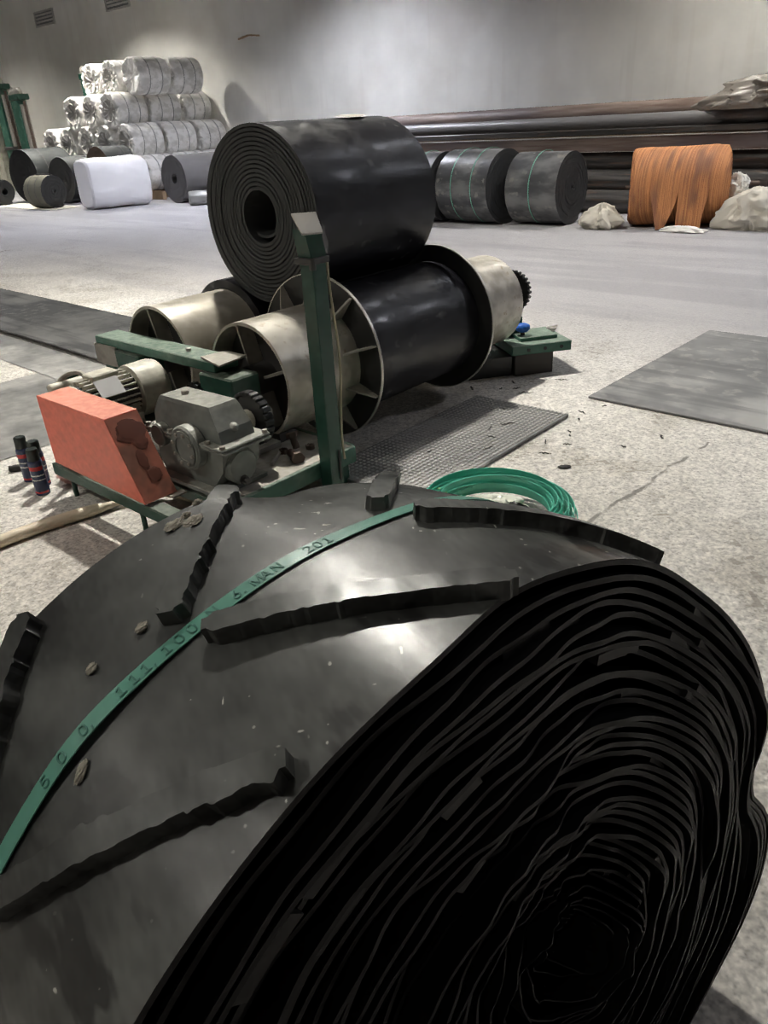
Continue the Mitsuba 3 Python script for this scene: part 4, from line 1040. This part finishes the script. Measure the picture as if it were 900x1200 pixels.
wall_roll('felt_roll', 'pale grey roll with a white band, behind the grey felt roll', 'fabric roll', 16.7, 12.3, 1.05, 1.3, 'mat_wrap', 'mat_grey_felt', False, 0, hole=.12, pitch=.06, straps=(.35, .9), strap_mat='mat_wrap_end', seed=7)
def foil(x, y, L, r, spin, seed, label):
    m = lathe([(0, 0), (r * .8, 0), (r, .03), (r, L * .5), (r, L - .03), (r * .8, L), (0, L)], (0, 0, 0), X1, 36).subdivide().subdivide()
    v = m.vertices.copy(); w = meshkit.fbm(v * 14, 3, seed) - .5
    v[:, 1:] *= (1 + .22 * w)[:, None]; v[:, 2] = np.maximum(v[:, 2], -r * .92)
    single('foil_roll', trimesh.Trimesh(v, m.faces, process=False), 'mat_foil', label, 'wrapped roll', smooth=30, tf=FW @ tr(x, y, r * .92) @ rot(spin, (0, 0, 1)))
foil(-15.75, 10.6, .75, .16, 60, 1, 'small silver wrapped roll lying flat beside the grey felt roll')
foil(-15.85, 11.5, .7, .36, 80, 2, 'larger silver wrapped roll behind the small one, half hidden by the big black roll')
wall_roll('dark_roll', 'large dark grey belt roll at the left edge, face towards the camera', 'belt roll', 22.3, 9.92, 1.34, 1.2, 'mat_old_rubber', 'mat_dark_rubber', False, 8, hole=.05, pitch=.05, straps=(.35,), strap_mat='mat_grey_felt', seed=8)
wall_roll('dark_roll', 'dark grey belt roll second from the left edge, behind the olive roll', 'belt roll', 20.45, 10.05, 1.12, 1.0, 'mat_old_rubber', 'mat_dark_rubber', False, 8, hole=.05, pitch=.05, straps=(.5,), strap_mat='mat_grey_felt', seed=9)
wall_roll('dark_roll', 'brownish black belt roll between the dark rolls and the white bale', 'belt roll', 19.3, 10.5, 1.32, .74, 'mat_old_rubber', 'mat_rust_iron', False, 0, hole=.05, pitch=.06, straps=(.5,), strap_mat='mat_grey_felt', seed=10)
wall_roll('dark_roll', 'small black roll on the floor in front of the large dark roll', 'belt roll', 22.2, 9.25, .66, .9, 'mat_dark_rubber', 'mat_dark_rubber', True, 6, hole=.1, pitch=.05, seed=11)
wall_roll('olive_roll', 'short olive cloth-wrapped roll on the floor left of the white bale', 'fabric roll', 19.35, 9.25, .78, .68, 'mat_olive_cloth', 'mat_dark_rubber', True, 10, hole=.05, pitch=.06, straps=(.2, .45), strap_mat='mat_grey_felt', seed=12)
single('floor_cloth', wavy_sheet(-22.2, -18.9, 8.85, 9.6, .004, 9, 40, 10, .02), 'mat_sack', 'thin pale cloth spread on the floor under the olive roll', 'cloth', smooth=40, tf=FW)

# ------------------------------------------------------------------ green jacks at the left edge
def jack(t, n, h, lean, label, pale=False):
    k = thing('green_press', label, 'machine')
    F = FW @ tr(-t, n, 0) @ rot(lean, (0, 1, 0))
    part(k, 'column', box(-.22, .22, -.16, .16, 0, h, .02), 'mat_green', tf=F)
    part(k, 'side_rail', box(.23, .36, -.10, .10, 0, h * .95, .01), 'mat_pale_steel' if not pale else 'mat_cream_paint', tf=F)
    hb = part(k, 'head', box(-.26, .40, -.18, .20, h, h + .16, .02), 'mat_green_dark', tf=F)
    for q in range(3):
        part(hb, 'clamp', blob(70 + q, (.11, .09, .12), .5, 2, 2), 'mat_bright_steel', False, tf=F @ tr(-.16 + .22 * q, -.05, h + .22))
    part(k, 'collar', box(-.27, .42, -.20, .10, h * .42, h * .42 + .10, .02), 'mat_dark_steel', tf=F)
    for q in range(2):
        part(k, 'threaded_rod', cyl((.50 + .10 * q, -.05, 0), (.44 + .10 * q, -.05, h * .98), .022, 8), 'mat_rust_iron', 40, tf=F)
    return k
jack(27.9, 12.3, 3.0, 0, 'tall green press column at the left edge of the photograph, second from the edge')
jack(26.75, 12.3, 2.65, 0, 'green press column right of the tall one, with two thin threaded rods')
single('cream_cabinet', box(-29.6, -28.3, 12.0, 12.9, 0, 3.15, .03), 'mat_cream_paint', 'cream coloured machine cabinet at the very left edge', 'cabinet', tf=FW)
jack(23.6, 13.1, 3.0, 0, 'green machine column standing behind the pile of white rolls')

# ------------------------------------------------------------------ vents in the wall and a stick
def vent(x0, x1, z0, z1, label):
    k = thing('wall_vent', label, 'vent')
    part(k, 'frame', cat([box(x0, x1, WALL_N - .05, WALL_N - .001, z1 - .05, z1, .005), box(x0, x1, WALL_N - .05, WALL_N - .001, z0, z0 + .05, .005), box(x0, x0 + .05, WALL_N - .05, WALL_N - .001, z0, z1, .005), box(x1 - .05, x1, WALL_N - .05, WALL_N - .001, z0, z1, .005)]), 'mat_vent', tf=FW)
    part(k, 'backing', box(x0 + .04, x1 - .04, WALL_N - .02, WALL_N - .002, z0 + .04, z1 - .04, .002), 'mat_vent_dark', tf=FW)
    for q in range(3):
        z = z0 + .10 + q * (z1 - z0 - .14) / 3
        part(k, 'slat', box(x0 + .05, x1 - .05, WALL_N - .045, WALL_N - .022, z, z + .05, .003), 'mat_vent', tf=FW)
vent(-28.4, -27.1, 4.80, 5.22, 'small grey louvred vent high on the wall, left one')
vent(-23.9, -22.6, 4.74, 5.14, 'small grey louvred vent high on the wall, right one of the two')
single('wall_stick', cat([cyl((-17.9, WALL_N - .03, 3.50), (-17.5, WALL_N - .03, 3.55), .022, 8), cyl((-17.52, WALL_N - .03, 3.55), (-17.05, WALL_N - .05, 3.50), .018, 8)]), 'mat_wood', 'short brown stick fixed to the bare wall above the big black roll', 'stick', smooth=40, tf=FW)
